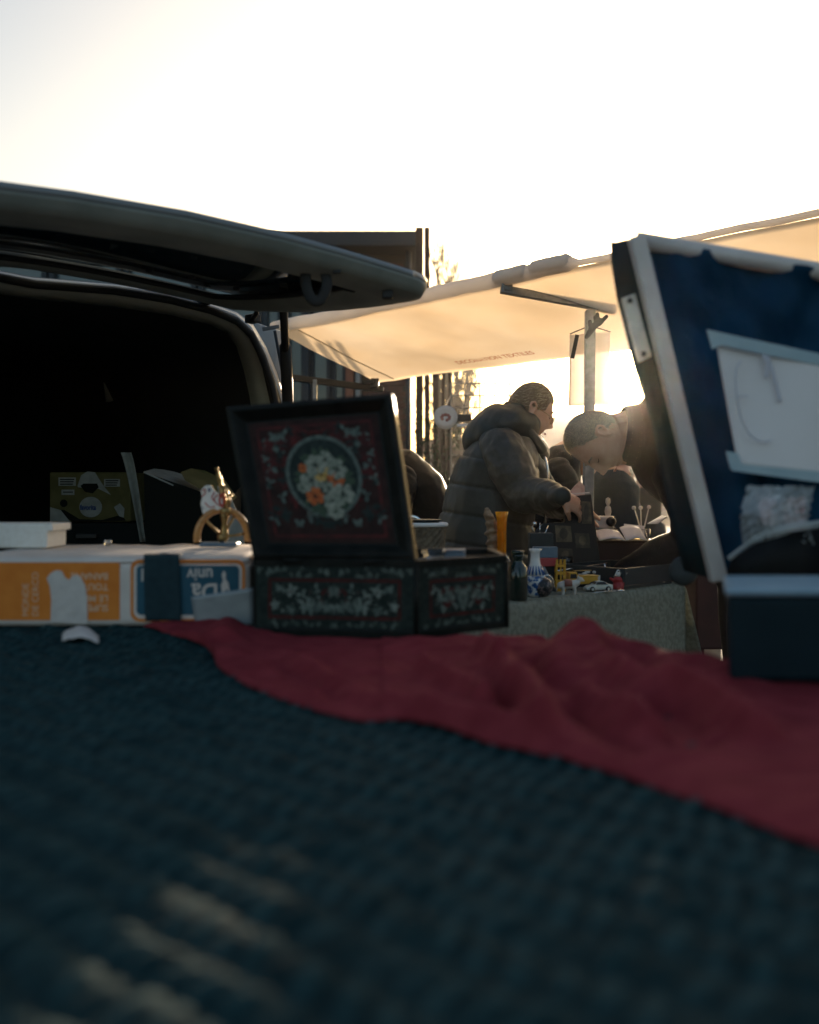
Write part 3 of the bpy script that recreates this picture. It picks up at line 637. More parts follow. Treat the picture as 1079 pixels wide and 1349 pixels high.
def weave(a, d):
    # chunky slanted stitches in offset rows
    d0_ = d + 0.010 * nz((a, d, 0), 7) + 0.006 * nz((a, d, 3), 22); a = a + 0.008 * nz((a, d, 9), 14)
    r = d0_ / 0.046; k = math.floor(r); fr = r - k
    c = a / 0.026 + (0.5 if k % 2 else 0) + 0.35 * (fr - 0.5) * (1 if k % 2 else -1); fc = c - math.floor(c)
    return (0.0100 + 0.006 * nz((k * 1.7, math.floor(c) * 2.3, 0), 1.37)) * (max(0, math.sin(PI * fr)) ** 0.7) * (max(0, math.sin(PI * fc)) ** 0.6)
cov = thing('woven_cover', 'dark teal chunky woven cover spread over the near table', 'table cover', tp(0.4, 0.6, TZ))
NA, ND = 560, 210
def cov_top(u, v):
    a = A0 + (A1 - A0) * u; d = DEP * v
    return tp(a, d, TZ + weave(a, d) + 0.002 * nz((a, d, 0), 6))
q = MB(); q.grid(NA, ND, cov_top)
def stitch_glint(a, d):                                # painted glints: where the stitch tops take the paler colour
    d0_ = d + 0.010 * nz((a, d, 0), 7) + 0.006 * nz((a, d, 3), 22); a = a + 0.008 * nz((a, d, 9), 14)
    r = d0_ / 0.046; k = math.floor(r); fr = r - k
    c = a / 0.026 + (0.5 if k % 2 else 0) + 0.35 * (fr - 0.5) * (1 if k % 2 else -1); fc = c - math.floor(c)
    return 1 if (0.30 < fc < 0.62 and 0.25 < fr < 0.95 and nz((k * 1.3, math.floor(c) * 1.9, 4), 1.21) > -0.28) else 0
q.mi = [stitch_glint(A0 + (A1 - A0) * (i_ + 0.5) / (NA - 1), DEP * (j_ + 0.5) / (ND - 1)) for j_ in range(ND - 1) for i_ in range(NA - 1)]
q.build('top_sheet', [M['teal_knit'], M['teal_glint']], cov, smooth=True)
def skirt(p0, p1, out, n=80):
    q = MB()
    def fn(u, v):
        p = p0.lerp(p1, u); f = 0.025 * math.sin(u * n * 0.55 + 0.6 * math.sin(u * 17)) * v
        return p + out * (0.006 + 0.02 * v + f) + V(0, 0, -0.42 * v + 0.003 * (1 - v))
    q.grid(n * 2, 20, fn); return q.build('hanging_side', M['teal_knit'], cov, smooth=True, solid=0.003)
skirt(tp(A0, 0, TZ), tp(A1, 0, TZ), TN); skirt(tp(A0, DEP, TZ), tp(A1, DEP, TZ), -TN); skirt(tp(A0, 0, TZ), tp(A0, DEP, TZ), -TL, 50); skirt(tp(A1, 0, TZ), tp(A1, DEP, TZ), TL, 50)
SZ = 0.841                                     # surface of the cover
# ---- red cloth
def outline(pts, t):
    t = t * (len(pts) - 1); i = min(int(t), len(pts) - 2); f = t - i
    return V(pts[i][0] + (pts[i + 1][0] - pts[i][0]) * f, pts[i][1] + (pts[i + 1][1] - pts[i][1]) * f, 0)
front = [PZ(a, b, SZ) for a, b in ((184, 824), (225, 838), (272, 855), (292, 884), (345, 914), (410, 936), (475, 951), (530, 953), (580, 962), (650, 985), (740, 1003), (860, 1040), (1010, 1095), (1180, 1160))]
back = [PZ(a, b, SZ) for a, b in ((184, 816), (222, 819), (262, 823), (300, 828), (345, 838), (410, 846), (475, 848), (530, 849), (590, 849), (668, 847), (760, 862), (850, 872), (960, 884), (1180, 930))]
ridges = [(PZ(560, 900, SZ), PZ(640, 950, SZ), 0.020, 0.016), (PZ(600, 905, SZ), PZ(690, 965, SZ), -0.018, 0.016), (PZ(760, 940, SZ), PZ(860, 985, SZ), 0.020, 0.018), (PZ(740, 955, SZ), PZ(830, 1005, SZ), -0.016, 0.016), (PZ(880, 930, SZ), PZ(1000, 990, SZ), 0.022, 0.022), (PZ(390, 880, SZ), PZ(470, 925, SZ), 0.014, 0.016), (PZ(360, 885, SZ), PZ(440, 930, SZ), -0.012, 0.014), (PZ(300, 832, SZ), PZ(296, 850, SZ), 0.020, 0.030), (PZ(760, 865, SZ), PZ(728, 905, SZ), 0.024, 0.042), (PZ(690, 888, SZ), PZ(748, 935, SZ), -0.022, 0.028), (PZ(640, 872, SZ), PZ(655, 900, SZ), 0.011, 0.018), (PZ(655, 900, SZ), PZ(715, 985, SZ), 0.018, 0.018), (PZ(780, 880, SZ), PZ(860, 940, SZ), 0.022, 0.026), (PZ(830, 890, SZ), PZ(900, 990, SZ), -0.016, 0.03), (PZ(590, 880, SZ), PZ(480, 900, SZ), -0.010, 0.022), (PZ(640, 872, SZ), PZ(700, 925, SZ), 0.015, 0.022),
          (PZ(560, 868, SZ), PZ(680, 862, SZ), 0.006, 0.030), (PZ(700, 930, SZ), PZ(720, 975, SZ), 0.014, 0.02), (PZ(780, 870, SZ), PZ(950, 905, SZ), 0.016, 0.045),
          (PZ(800, 910, SZ), PZ(960, 960, SZ), 0.014, 0.03), (PZ(420, 925, SZ), PZ(560, 945, SZ), 0.011, 0.016), (PZ(560, 950, SZ), PZ(700, 985, SZ), 0.010, 0.016), (PZ(300, 870, SZ), PZ(420, 915, SZ), 0.006, 0.02)]
def cl(pts, u):
    k = lambda i: pts[max(0, min(len(pts) - 1, i))]
    t = u * (len(pts) - 1); i = min(int(t), len(pts) - 2); t -= i
    a, b, c, d = k(i - 1), k(i), k(i + 1), k(i + 2)
    return 0.5 * ((2 * b) + (c - a) * t + (2 * a - 5 * b + 4 * c - d) * t * t + (3 * b - a - 3 * c + d) * t ** 3)
def red_fn(u, v):
    p = cl(back, u).lerp(cl(front, u), max(0.0, v))
    h = 0.013
    for a, b, am, wd in ridges:
        ab = (b - a); L = ab.length_squared; t = max(0, min(1, (p - a).dot(ab) / L)); dd = (p - (a + ab * t)); dd.z = 0
        h += 1.45 * am * math.exp(-(dd.length / wd) ** 2)
    wq = p + V(0.05 * nz((p.x * 3, p.y * 3, 0), 1.3), 0.05 * nz((p.x * 3, p.y * 3, 5), 1.3), 0)
    h += 0.012 * nz((wq.x * 1.6, wq.y * 5, 0), 2.2) + 0.009 * abs(nz((wq.x * 2, wq.y * 8, 0), 4)) + 0.0045 * nz((wq.x * 1.5, wq.y * 5, 0), 12) + 0.0012 * nz((wq.x, wq.y * 2, 0), 45)
    if u < 0.5: h *= 0.75
    e = min(v, 1 - v) 
    h = max(h, 0.004) 
    if v > 0.94: h = h * (1 - ((v - 0.94) / 0.06) ** 2 * 0.75)
    if u < 0.04: h *= u / 0.04 * 0.7 + 0.3
    p = V(p.x, p.y, 0)
    # past the far edge of the table the cloth hangs down
    over = (p - B0).dot(TN)
    z = SZ + h
    if v < 0.02 and u > 0.66:
        p = p + TN * 0.03; z -= 0.08
    return V(p.x, p.y, z)
q = MB(); q.grid(420, 150, red_fn)
rc = q.build('red_cloth', M['red_cloth'], smooth=True, solid=0.002); tag(rc, 'crumpled dark red cloth lying across the teal cover in front of the lacquered box', 'cloth')
# ---- scrap of paper
q = MB(); q.grid(14, 8, lambda u, v: PZ(82 + 48 * u, 835 + 9 * v + 6 * (u - 0.3) ** 2, SZ + 0.004) + V(0, 0, 0.016 * math.sin(PI * u) * (1 - v * 0.6) + 0.003 * nz((u * 5, v * 4, 0), 1)))
tag(q.build('paper_scrap', M['torn_paper'], smooth=True, solid=0.001), 'crumpled white scrap of paper on the teal cover by the fruit carton', 'paper')

# ---- fruit carton with the print upside down
YB = 1.93
bz0, bz1 = SZ + 0.002, 0.988
fl = P(-40, 828, YB - 0.01); fr_ = P(331, 824, YB); fl.z = fr_.z = 0
cu = (fr_ - fl).normalized(); cb = V(-cu.y, cu.x, 0); CW = (fr_ - fl).length; CD = 0.40
def cp(a, d, z): return fl + cu * a + cb * d + V(0, 0, z)
car = thing('fruit_carton', 'white fruit carton with upside down orange and blue print and tape', 'carton', cp(CW / 2, CD / 2, bz0))
q = MB(); q.hexa([cp(0, 0, bz0), cp(CW, 0, bz0), cp(CW, CD, bz0), cp(0, CD, bz0)], [cp(0, 0, bz1 - 0.012), cp(CW - 0.004, 0, bz1 - 0.012), cp(CW - 0.004, CD, bz1 - 0.012), cp(0, CD, bz1 - 0.012)]); q.build('side_panels', M['card_white'], car, bevel=0.014, seg=3)
q = MB(); q.grid(30, 16, lambda u, v: cp(0.004 + (CW - 0.012) * u, 0.004 + (CD - 0.008) * v, bz1 - 0.011 + 0.013 * math.sin(PI * min(1, v * 3) / 2) ** 0.5 + 0.004 * nz((u * 3, v * 2, 0), 3) * v)); q.build('top_panel', M['card_white'], car, smooth=True, solid=0.003)
fn_ = -cb
def cf(px, py, lift=0.0):                      # a point on the carton's printed face
    a = V(0, 0, H); d = P(px, py, 1.0) - a; t = (cp(0, 0, 0) - a).dot(fn_) / d.dot(fn_)
    return a + d * t + fn_ * lift
def rect_pts(x0, y0, x1, y1, r, lift, n=5):
    pts = []
    for cx, cy, a0 in ((x1 - r, y0 + r, -PI / 2), (x1 - r, y1 - r, 0), (x0 + r, y1 - r, PI / 2), (x0 + r, y0 + r, PI)):
        for k in range(n + 1):
            t = a0 + PI / 2 * k / n; pts.append(cf(cx + r * math.cos(t), cy + r * math.sin(t), lift))
    return pts
def decal(pts, name, m, parent):
    q = MB(); q.add(pts, [tuple(range(len(pts)))]); return q.build(name, m, parent)
decal(rect_pts(-20, 741, 158, 817, 1, 0.0006), 'orange_panel', M['card_orange'], car)
q = MB(); q.loft([rect_pts(172, 737, 323, 819, 12, 0.0006), rect_pts(176, 741, 319, 815, 10, 0.0006)], caps=False); q.build('orange_border', M['card_orange'], car)
decal(rect_pts(180, 745, 315, 810, 6, 0.0008), 'blue_panel', M['card_blue'], car)
uu_, vv_ = -cu, V(0, 0, -1)                    # upside down
pm = 1 / F * YB
def up_text(s, px, py, size, m, bold=0.0, align='LEFT', narrow=1.0):
    return text(s, cf(px, py, 0.0006), uu_, vv_, size * pm, m, car, 'printed_word', bold=bold, align=align, lift=0.0008, narrow=narrow)
up_text('univ', 281, 749, 24, M['print_white'], 0.0006, narrow=0.86)
up_text('sal', 207, 749, 24, M['print_white'], 0.0006, narrow=0.86)
up_text('Da', 288, 769, 32, M['print_white'], 0.0008, narrow=0.95)
up_text('il', 207, 769, 32, M['print_white'], 0.0008, narrow=0.95)
for s, y_ in (('BANANE', 755), ('TOUT', 769), ('LE MEI', 784), ('SUPER', 796.5)):
    up_text(s, 143, y_, 12.5, M['print_pale_orange'], 0.0003)
text('DE CERCO', cf(51, 812, 0.0006), V(0, 0, 1), -cu, 12 * pm, M['print_pale_orange'], car, 'printed_word', lift=0.0008)
text('MONDE', cf(38, 812, 0.0006), V(0, 0, 1), -cu, 12 * pm, M['print_pale_orange'], car, 'printed_word', lift=0.0008)
em = [cf(x, y_, 0.0014) for x, y_ in ((293, 783), (291, 771), (294, 765), (292, 757), (295, 751), (298, 756), (297, 762), (301, 768), (303, 781), (299, 776))]
decal(em, 'printed_figure', M['print_white'], car)
# torn paper, silver tape and hanging teal cloth on the face
tpn = [(67, 820), (68, 790), (66, 772), (62, 762), (67, 755), (74, 751), (82, 752), (86, 760), (91, 764), (97, 758), (104, 758), (109, 764), (113, 772), (115, 786), (116, 822)]
q = MB(); q.prism([cf(x, y_, 0.0012) for x, y_ in tpn], fn_ * 0.0015); q.build('torn_paper', M['torn_paper'], car, bevel=0.0005)
q = MB(); q.grid(12, 10, lambda u, v: cf(252 + 6 * v + (82 - 6 * v) * u, (786 - 12 * u) + (824 - (786 - 12 * u)) * v, 0.003 + 0.0022 * nz((u * 4, v * 9, 0), 3))); q.build('silver_tape', M['silver_tape'], car, smooth=True, solid=0.0008)
hg = MB()
def strapfn(u, v):
    if v < 0.25: 
        p = cp(CW, 0, 0); top = cf(190 + 47 * u, 735, 0.004); return V(top.x, top.y, bz1 + 0.004) + cb * (0.030 * (1 - v / 0.25)) + V(0, 0, 0.003 * nz((u * 6, v * 3, 0), 2))
    t = (v - 0.25) / 0.75; p = cf(190 + 47 * u + 3 * t, 735, 0.005 + 0.004 * math.sin(u * 7 + 1) * t + 0.002 * nz((u * 5, t * 5, 0), 4)); e = cf(195 + 47 * u, 822, 0.006)
    return V(p.x, p.y, bz1 + 0.003 + (SZ + 0.012 - bz1) * t)
hg.grid(16, 30, strapfn); tag(hg.build('teal_rag', M['teal_fabric'], smooth=True, solid=0.002), 'narrow dark teal rag hanging over the face of the fruit carton', 'cloth')
# ---- white foam block at the frame edge
fb = thing('foam_block', 'white foam packing block standing on the fruit carton', 'packing', P(45, 716, 2.15))
bz = bz1 + 0.006
x0 = P(-60, 700, 2.13).x; x1 = P(62, 700, 2.13).x; xt = P(69, 700, 2.13).x; zt1 = P(50, 690, 2.13).z; zt0 = P(50, 700, 2.13).z
q = MB(); q.prism([(x0, 2.13, bz), (x1, 2.13, bz), (x1, 2.13, zt0), (xt, 2.13, zt0), (xt, 2.13, zt1), (x0, 2.13, zt1)], (0, 0.12, 0)); q.build('block', M['styro'], fb, bevel=0.004)

# ---- lacquered box
jb = thing('lacquered_box', 'black lacquered keepsake box with raised lid, floral panels and painted medallion', 'box', V(-0.05, 1.9, SZ))
jz0, jz1 = SZ + 0.004, 0.990
def at_xy(px, y): return V((px - PX0) / F * y, y, 0)
jA, jB, jC, jD, jE = at_xy(343, 2.12), at_xy(335, 1.80), at_xy(548, 1.755), at_xy(667, 1.90), at_xy(648, 2.12)
plan = [jB, jC, jD, jE, jA]
cen = sum(plan, V(0, 0, 0)) / 5
def lvl(z, s=1.0): return [cen + (p - cen) * s + V(0, 0, z) for p in plan]
q = MB(); q.loft([lvl(jz0), lvl(jz1)], caps=False); q.loft([lvl(jz0 + 0.02, 0.96), lvl(jz1, 0.96)], caps=False); q.loft([lvl(jz1), lvl(jz1, 0.96)], caps=False); q.add(lvl(jz0 + 0.0, 1.0), [(4, 3, 2, 1, 0)]); q.build('box_body', M['lacquer'], jb)
q = MB(); q.loft([lvl(jz1 - 0.010, 1.012), lvl(jz1 + 0.004, 1.012), lvl(jz1 + 0.004, 0.95), lvl(jz1 - 0.010, 0.95)], caps=False); q.build('rim', M['lacquer'], jb, bevel=0.002)
q = MB(); q.add(lvl(jz1 - 0.016, 0.957), [(0, 1, 2, 3, 4)]); q.build('inner_tray', M['teal_fabric'], jb)
for p in plan[1:3]:
    q = MB(); s_ = cen + (p - cen) * 1.004; q.tube([s_ + V(0, 0, jz0), s_ + V(0, 0, jz1 - 0.008)], 0.005, 8); q.build('corner_post', M['lacquer'], jb, smooth=True)
q = MB(); q.loft([lvl(jz0, 1.014), lvl(jz0 + 0.012, 1.014), lvl(jz0 + 0.016, 1.0)], caps=False); q.build('base_moulding', M['lacquer'], jb)
class Pane:                                    # a flat decorated face with its own u (across) and v (up), both 0..1
    def __init__(s, bl, br, tl, tr): 
        s.c = (bl, br, tl, tr); s.n = (br - bl).cross(tl - bl).normalized(); s.w = (br - bl).length; s.h = (tl - bl).length
    def __call__(s, u, v, l=0.0006):
        bl, br, tl, tr = s.c; return bl.lerp(br, u).lerp(tl.lerp(tr, u), v) + s.n * l
    def frame(s, u0, v0, u1, v1, t, l, m, name, parent):
        tu, tv = t / s.w, t / s.h
        q = MB(); q.loft([[s(u0, v0, l), s(u1, v0, l), s(u1, v1, l), s(u0, v1, l)], [s(u0 + tu, v0 + tv, l), s(u1 - tu, v0 + tv, l), s(u1 - tu, v1 - tv, l), s(u0 + tu, v1 - tv, l)]], caps=False); return q.build(name, m, parent)
    def petal(s, q, u, v, ang, L, W, l):
        du, dv = math.cos(ang), math.sin(ang); g = lambda a, b: s(u + (du * a - dv * b) / s.w, v + (dv * a + du * b) / s.h, l)
        q.add([g(0, 0), g(L * 0.35, W * 0.5), g(L * 0.75, W * 0.42), g(L, 0), g(L * 0.75, -W * 0.42), g(L * 0.35, -W * 0.5)], [(0, 1, 2, 3, 4, 5)])
    def disc(s, q, u, v, r, l, n=14, ry=None):
        ry = ry or r
        q.add([s(u + r * math.cos(2 * PI * k / n) / s.w, v + ry * math.sin(2 * PI * k / n) / s.h, l) for k in range(n)], [tuple(range(n))])
def spray(pn, name, mats, u0, v0, u1, v1, n, L, parent, seed, mirror=True):
    """clusters of painted leaves, mirrored about the middle of the panel"""
    rnd = random.Random(seed); qs = [MB() for _ in mats]
    for c in range(n):
        cu_ = u0 + (u1 - u0) * (rnd.random() * (0.5 if mirror else 1)); cv = v0 + (v1 - v0) * rnd.random()
        k = rnd.randrange(len(mats)); a0 = rnd.random() * 6.28; m_ = rnd.choice((3, 4, 5, 6)); l = 0.0009 + 0.00004 * (c % 9)
        for j in range(m_):
            a = a0 + j * (6.28 / m_ if rnd.random() < 0.8 else 0.6); LL = L * rnd.uniform(0.5, 1.15)
            pn.petal(qs[k], cu_, cv, a, LL, LL * 0.5, l + 0.00001 * j)
            if mirror: pn.petal(qs[k], u1 - (cu_ - u0), cv, PI - a, LL, LL * 0.5, l + 0.00001 * j)
    for q, m in zip(qs, mats):
        if q.f: struct(q.build(name, m, parent), 'stuff')
up = V(0, 0, 1)
pf = Pane(jB + V(0, 0, jz0 + 0.014), jC + V(0, 0, jz0 + 0.014), jB + V(0, 0, jz1 - 0.01), jC + V(0, 0, jz1 - 0.01))
ps = Pane(jC + V(0, 0, jz0 + 0.014), jD + V(0, 0, jz0 + 0.014), jC + V(0, 0, jz1 - 0.01), jD + V(0, 0, jz1 - 0.01))
def decorate(pn, seed, u0, v0, u1, v1, n, L):
    q = MB(); q.add([pn(0.015, 0.02, 0.0003), pn(0.985, 0.02, 0.0003), pn(0.985, 0.98, 0.0003), pn(0.015, 0.98, 0.0003)], [(0, 1, 2, 3)]); q.build('side_field', M['lac_green'], jb)
    pn.frame(u0, v0, u1, v1, 0.0055, 0.0007, M['lac_red'], 'red_frame', jb)
    cl_, e = (u0 + u1) / 2, (v0 + v1) / 2; q = MB()
    for k in range(3):
        for s_ in (-1, 1): pn.petal(q, cl_ + s_ * (0.08 + k * 0.13) * (u1 - u0), e, 1.57 + s_ * 0.5, 0.022, 0.02, 0.0007); pn.petal(q, cl_ + s_ * (0.08 + k * 0.13) * (u1 - u0), e, -1.57 + s_ * 0.5, 0.022, 0.02, 0.00072)
    q.build('red_scrolls', M['lac_red'], jb)
    spray(pn, 'painted_leaves', [M['petal_mid'], M['petal_pale'], M['lac_green']], u0 + 0.05, v0 + 0.14, u1 - 0.05, v1 - 0.14, n, L, jb, seed)
    spray(pn, 'painted_border', [M['petal_mid'], M['lac_green']], 0.03, v1 + 0.05, 0.97, 0.95, 22, L * 0.6, jb, seed + 1)
    spray(pn, 'painted_border', [M['petal_mid'], M['lac_green']], 0.03, 0.05, 0.97, v0 - 0.05, 16, L * 0.5, jb, seed + 2)
decorate(pf, 3, 0.09, 0.16, 0.91, 0.80, 46, 0.015)
decorate(ps, 9, 0.14, 0.18, 0.86, 0.78, 30, 0.013)
# lid, standing open on the camera side
LB, LT = 1.765, 1.82
l_bl, l_br, l_tr, l_tl = P(334, 738, LB + 0.035), P(549, 740, LB), P(517, 518, LT), P(297, 536, LT + 0.03)
def blend(p, q_, t): return p.lerp(q_, t)
lidn = (l_br - l_bl).cross(l_tl - l_bl).normalized()          # towards the camera
lid_c = (l_bl + l_br + l_tl + l_tr) / 4
def inner(k, l): return [lid_c + (p - lid_c) * k + lidn * l for p in (l_bl, l_br, l_tr, l_tl)]
q = MB(); q.loft([inner(1.0, -0.038), inner(1.0, 0.0), inner(0.99, 0.006), inner(0.93, 0.010), inner(0.90, 0.006), inner(0.80, -0.010), inner(0.775, -0.010)], caps=False); q.add(inner(1.0, -0.038), [(0, 1, 2, 3)]); lid = q.build('lid', M['lacquer'], jb, bevel=0.0015)
il = inner(0.775, -0.009)
pl_ = Pane(il[0], il[1], il[3], il[2])
q = MB(); q.add([pl_(0, 0, 0), pl_(1, 0, 0), pl_(1, 1, 0), pl_(0, 1, 0)], [(0, 1, 2, 3)]); q.build('lid_field', M['lid_field'], lid)
pl_.frame(0.05, 0.04, 0.95, 0.96, 0.006, 0.0008, M['lac_red'], 'red_frame', lid)
spray(pl_, 'painted_leaves', [M['lac_green'], M['lac_red'], M['lac_red'], M['petal_mid']], 0.08, 0.10, 0.92, 0.92, 90, 0.014, lid, 31)
q = MB(); pl_.disc(q, 0.52, 0.53, 0.072, 0.0018, 36, 0.080); q.build('medallion', M['lac_green'], lid)
q = MB()
q.loft([[pl_(0.52 + a_ * math.cos(2 * PI * k / 36) / pl_.w, 0.53 + a_ * 1.1 * math.sin(2 * PI * k / 36) / pl_.h, 0.0024) for k in range(36)] for a_ in (0.066, 0.073)], caps=False); q.build('medallion_ring', M['petal_mid'], lid)
rnd = random.Random(5)
def rose(u, v, r, m, l0):
    q = MB()
    for ring in range(3):
        for j in range(7 - ring):
            a = j * 6.28 / (7 - ring) + ring * 0.5 + rnd.uniform(-0.2, 0.2); rr = r * (0.62 - 0.28 * ring)
            pl_.petal(q, u + rr * 0.45 * math.cos(a) / pl_.w, v + rr * 0.45 * math.sin(a) / pl_.h, a, rr, rr * 0.95, l0 + 0.0003 * ring + 0.00003 * j)
    q.build('painted_flower', m, lid)
for u, v, r, m in ((0.47, 0.62, 0.024, 'petal_white'), (0.55, 0.66, 0.020, 'petal_white'), (0.63, 0.58, 0.024, 'petal_white'), (0.42, 0.50, 0.026, 'petal_white'), (0.50, 0.54, 0.016, 'petal_yellow'), (0.53, 0.60, 0.013, 'petal_yellow'),
                   (0.61, 0.50, 0.020, 'petal_orange'), (0.43, 0.37, 0.021, 'petal_orange'), (0.56, 0.33, 0.022, 'petal_white'), (0.65, 0.38, 0.026, 'petal_white'), (0.57, 0.25, 0.020, 'petal_white'), (0.35, 0.45, 0.015, 'petal_white'), (0.37, 0.60, 0.011, 'petal_orange'), (0.55, 0.43, 0.016, 'petal_white')):
    rose(u, v, r, M[m], 0.0030 + 0.0001 * rnd.randrange(12))
q = MB()
for k in range(26):
    a = rnd.random() * 6.28; pl_.petal(q, 0.52 + 0.035 * math.cos(a) / pl_.w, 0.48 + 0.045 * math.sin(a) / pl_.h, a + rnd.uniform(-0.7, 0.7), 0.026, 0.010, 0.0027 + 0.00001 * k)
struct(q.build('painted_greenery', M['petal_green'], lid), 'stuff')
for t in (0.25, 0.75):
    q = MB(); hp = jB.lerp(jC, t) + V(0, 0, jz1); q.tube([hp - V(0.02, 0, 0), hp + V(0.02, 0, 0)], 0.006, 8); q.build('hinge', M['lacquer'], jb, smooth=True)
# cut-glass bowl and tin on the tray of the box
gb_ = thing('glass_bowl', 'small flared cut glass bowl on the rim of the lacquered box', 'bowl', at_xy(572, 1.93) + V(0, 0, jz1 - 0.013))
q = MB(); c0 = at_xy(572, 1.93)
def star(r, z, k=0.07): return [c0 + V(r * (1 + k * (i % 2)) * math.cos(2 * PI * i / 28), r * (1 + k * (i % 2)) * math.sin(2 * PI * i / 28), z) for i in range(28)]
zb = jz1 - 0.013
q.loft([star(0.013, zb, 0), star(0.015, zb + 0.003), star(0.021, zb + 0.013), star(0.027, zb + 0.025), star(0.025, zb + 0.025), star(0.018, zb + 0.012), star(0.010, zb + 0.006, 0)]); q.build('bowl', M['glass'], gb_)
tn = thing('flat_tin', 'flat dark blue tin beside the cut glass bowl', 'tin', at_xy(598, 1.97) + V(0, 0, zb))
q = MB(); q.box(at_xy(598, 1.99) + V(0, 0, zb + 0.009), (0.048, 0.035, 0.018)); q.build('tin_body', M['tin_blue'], tn, bevel=0.003)
q = MB(); q.box(at_xy(598, 1.99) + V(0, 0, zb + 0.021), (0.050, 0.037, 0.005)); q.build('tin_lid', M['tin_blue'], tn, bevel=0.002)

# ---- dark blue storage box
bbx = thing('storage_box', 'dark blue lidded storage box standing behind the red cloth', 'box', V(0.62, 1.33, SZ))
sb0, sb1 = P(957, 900, 1.26), P(957, 786, 1.26)
yb = 1.26; xa = sb1.x; zt = sb1.z
sbz = SZ + 0.022
kx = (yb + 0.19) / yb
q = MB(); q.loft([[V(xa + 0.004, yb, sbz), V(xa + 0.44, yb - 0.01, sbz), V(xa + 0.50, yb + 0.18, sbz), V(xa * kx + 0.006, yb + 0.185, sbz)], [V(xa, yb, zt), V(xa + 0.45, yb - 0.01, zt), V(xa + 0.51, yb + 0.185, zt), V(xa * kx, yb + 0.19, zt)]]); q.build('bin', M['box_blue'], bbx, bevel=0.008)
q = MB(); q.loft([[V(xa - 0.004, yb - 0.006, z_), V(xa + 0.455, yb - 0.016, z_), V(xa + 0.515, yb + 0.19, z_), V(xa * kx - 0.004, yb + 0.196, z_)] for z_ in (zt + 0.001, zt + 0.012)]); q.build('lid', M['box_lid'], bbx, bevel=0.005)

# ---- ornamental brass wheel on the carton
YO = 2.2
ow = thing('ornament', 'brass and honey wood wheel ornament with white ceramic plate painted in red', 'ornament', P(292, 720, YO))
wc = P(293, 708, YO); wr = 31 / F * YO
oz = bz1 + 0.006
ring = [wc + V(wr * math.cos(t), 0.02 * math.cos(t), wr * math.sin(t) * 1.18) for t in [PI * 1.1 * k / 30 - 0.16 for k in range(31)]]
ring = [V(p.x, p.y, max(p.z, oz)) for p in ring]
q = MB(); q.tube(ring, 0.0085, 10, flat=0.9); q.build('wheel_rim', M['wood_orange'], ow, smooth=True)
for ang in (0.15, 1.05, 2.35):
    q = MB(); q.tube([wc + V(0, 0, 0.002), wc + V(wr * 0.5 * math.cos(ang), 0.006 * math.cos(ang), wr * 0.55 * math.sin(ang)), wc + V(wr * math.cos(ang), 0.02 * math.cos(ang), wr * 1.1 * math.sin(ang))], [0.0045, 0.003, 0.004], 8); q.build('spoke', M['brass'], ow, smooth=True)
q = MB(); q.lathe([(0.004, -0.012), (0.010, -0.010), (0.013, 0), (0.010, 0.010), (0.004, 0.013)], wc, 14, MP); q.build('hub', M['brass'], ow, smooth=True)
def lth(px0, py0, px1, py1, prof, name, m, y=YO):
    a, b = P(px0, py0, y), P(px1, py1, y); d = (b - a); Lh = d.length; Mx = d.to_track_quat('Z', 'Y').to_matrix()
    q = MB(); q.lathe([(r / F * y, z * Lh) for r, z in prof], a, 12, Mx); return q.build(name, m, ow, smooth=True)
lth(295, 712, 296, 675, [(5, 0), (6.5, 0.1), (5, 0.35), (3.5, 0.6), (5.5, 0.8), (6.5, 0.92), (4, 1)], 'pedestal', M['brass'])
lth(296, 679, 299, 668, [(6, 0), (8, 0.3), (8, 0.7), (5, 1)], 'collar', M['brass'])
lth(297, 672, 292, 640, [(4, 0), (3, 0.2), (5, 0.4), (3, 0.55), (4, 0.8), (2.6, 1)], 'shaft', M['brass'])
lth(292, 642, 285, 616, [(2.5, 0), (4, 0.08), (2.2, 0.2), (3.6, 0.35), (3.0, 0.6), (1.7, 0.88), (3.2, 0.93), (2.4, 1)], 'finial', M['brass'])
lth(299, 655, 306, 651, [(2, 0), (3.5, 0.4), (2, 1)], 'knob', M['brass'])
q = MB(); q.tube(smooth_path([P(296, 668, YO - 0.01), P(301, 660, YO - 0.012), P(300, 648, YO - 0.01), P(294, 641, YO)], 4), 0.003, 6); q.tube(smooth_path([P(289, 645, YO), P(299, 650, YO - 0.01), P(303, 661, YO - 0.01), P(301, 669, YO)], 4), 0.0026, 6); q.build('brass_bow', M['brass'], ow, smooth=True)
cpts = [(267, 677), (264, 664), (266, 655), (264, 646), (270, 640), (277, 639), (282, 646), (289, 652), (294, 660), (295, 669), (284, 673), (274, 677)]
q = MB(); q.prism([P(x, y_, YO - 0.012) for x, y_ in cpts], (0, 0.008, 0)); q.build('ceramic_plate', M['ceramic'], ow, bevel=0.0015)
def lines(paths, r, y, name, m, parent):
    q = MB()
    for pth in paths: q.tube(smooth_path([P(a, b, y) for a, b in pth], 4), r, 6, flat=0.5)
    return q.build(name, m, parent, smooth=True)
lines([[(283, 648), (279, 655), (283, 661)], [(270, 662), (276, 668), (283, 667)], [(294, 668), (286, 664), (282, 658), (287, 652), (293, 655), (294, 668)], [(292, 668), (289, 660), (291, 652), (295, 651), (296, 660), (292, 668)], [(266, 654), (270, 650), (270, 644), (266, 647)]], 0.0022, YO - 0.0135, 'red_painting', M['ceramic_red'], ow)
lines([[(274, 646), (278, 644)], [(276, 648), (275, 643)], [(266, 668), (268, 671)]], 0.0014, YO - 0.0135, 'blue_painting', M['print_navy'], ow)
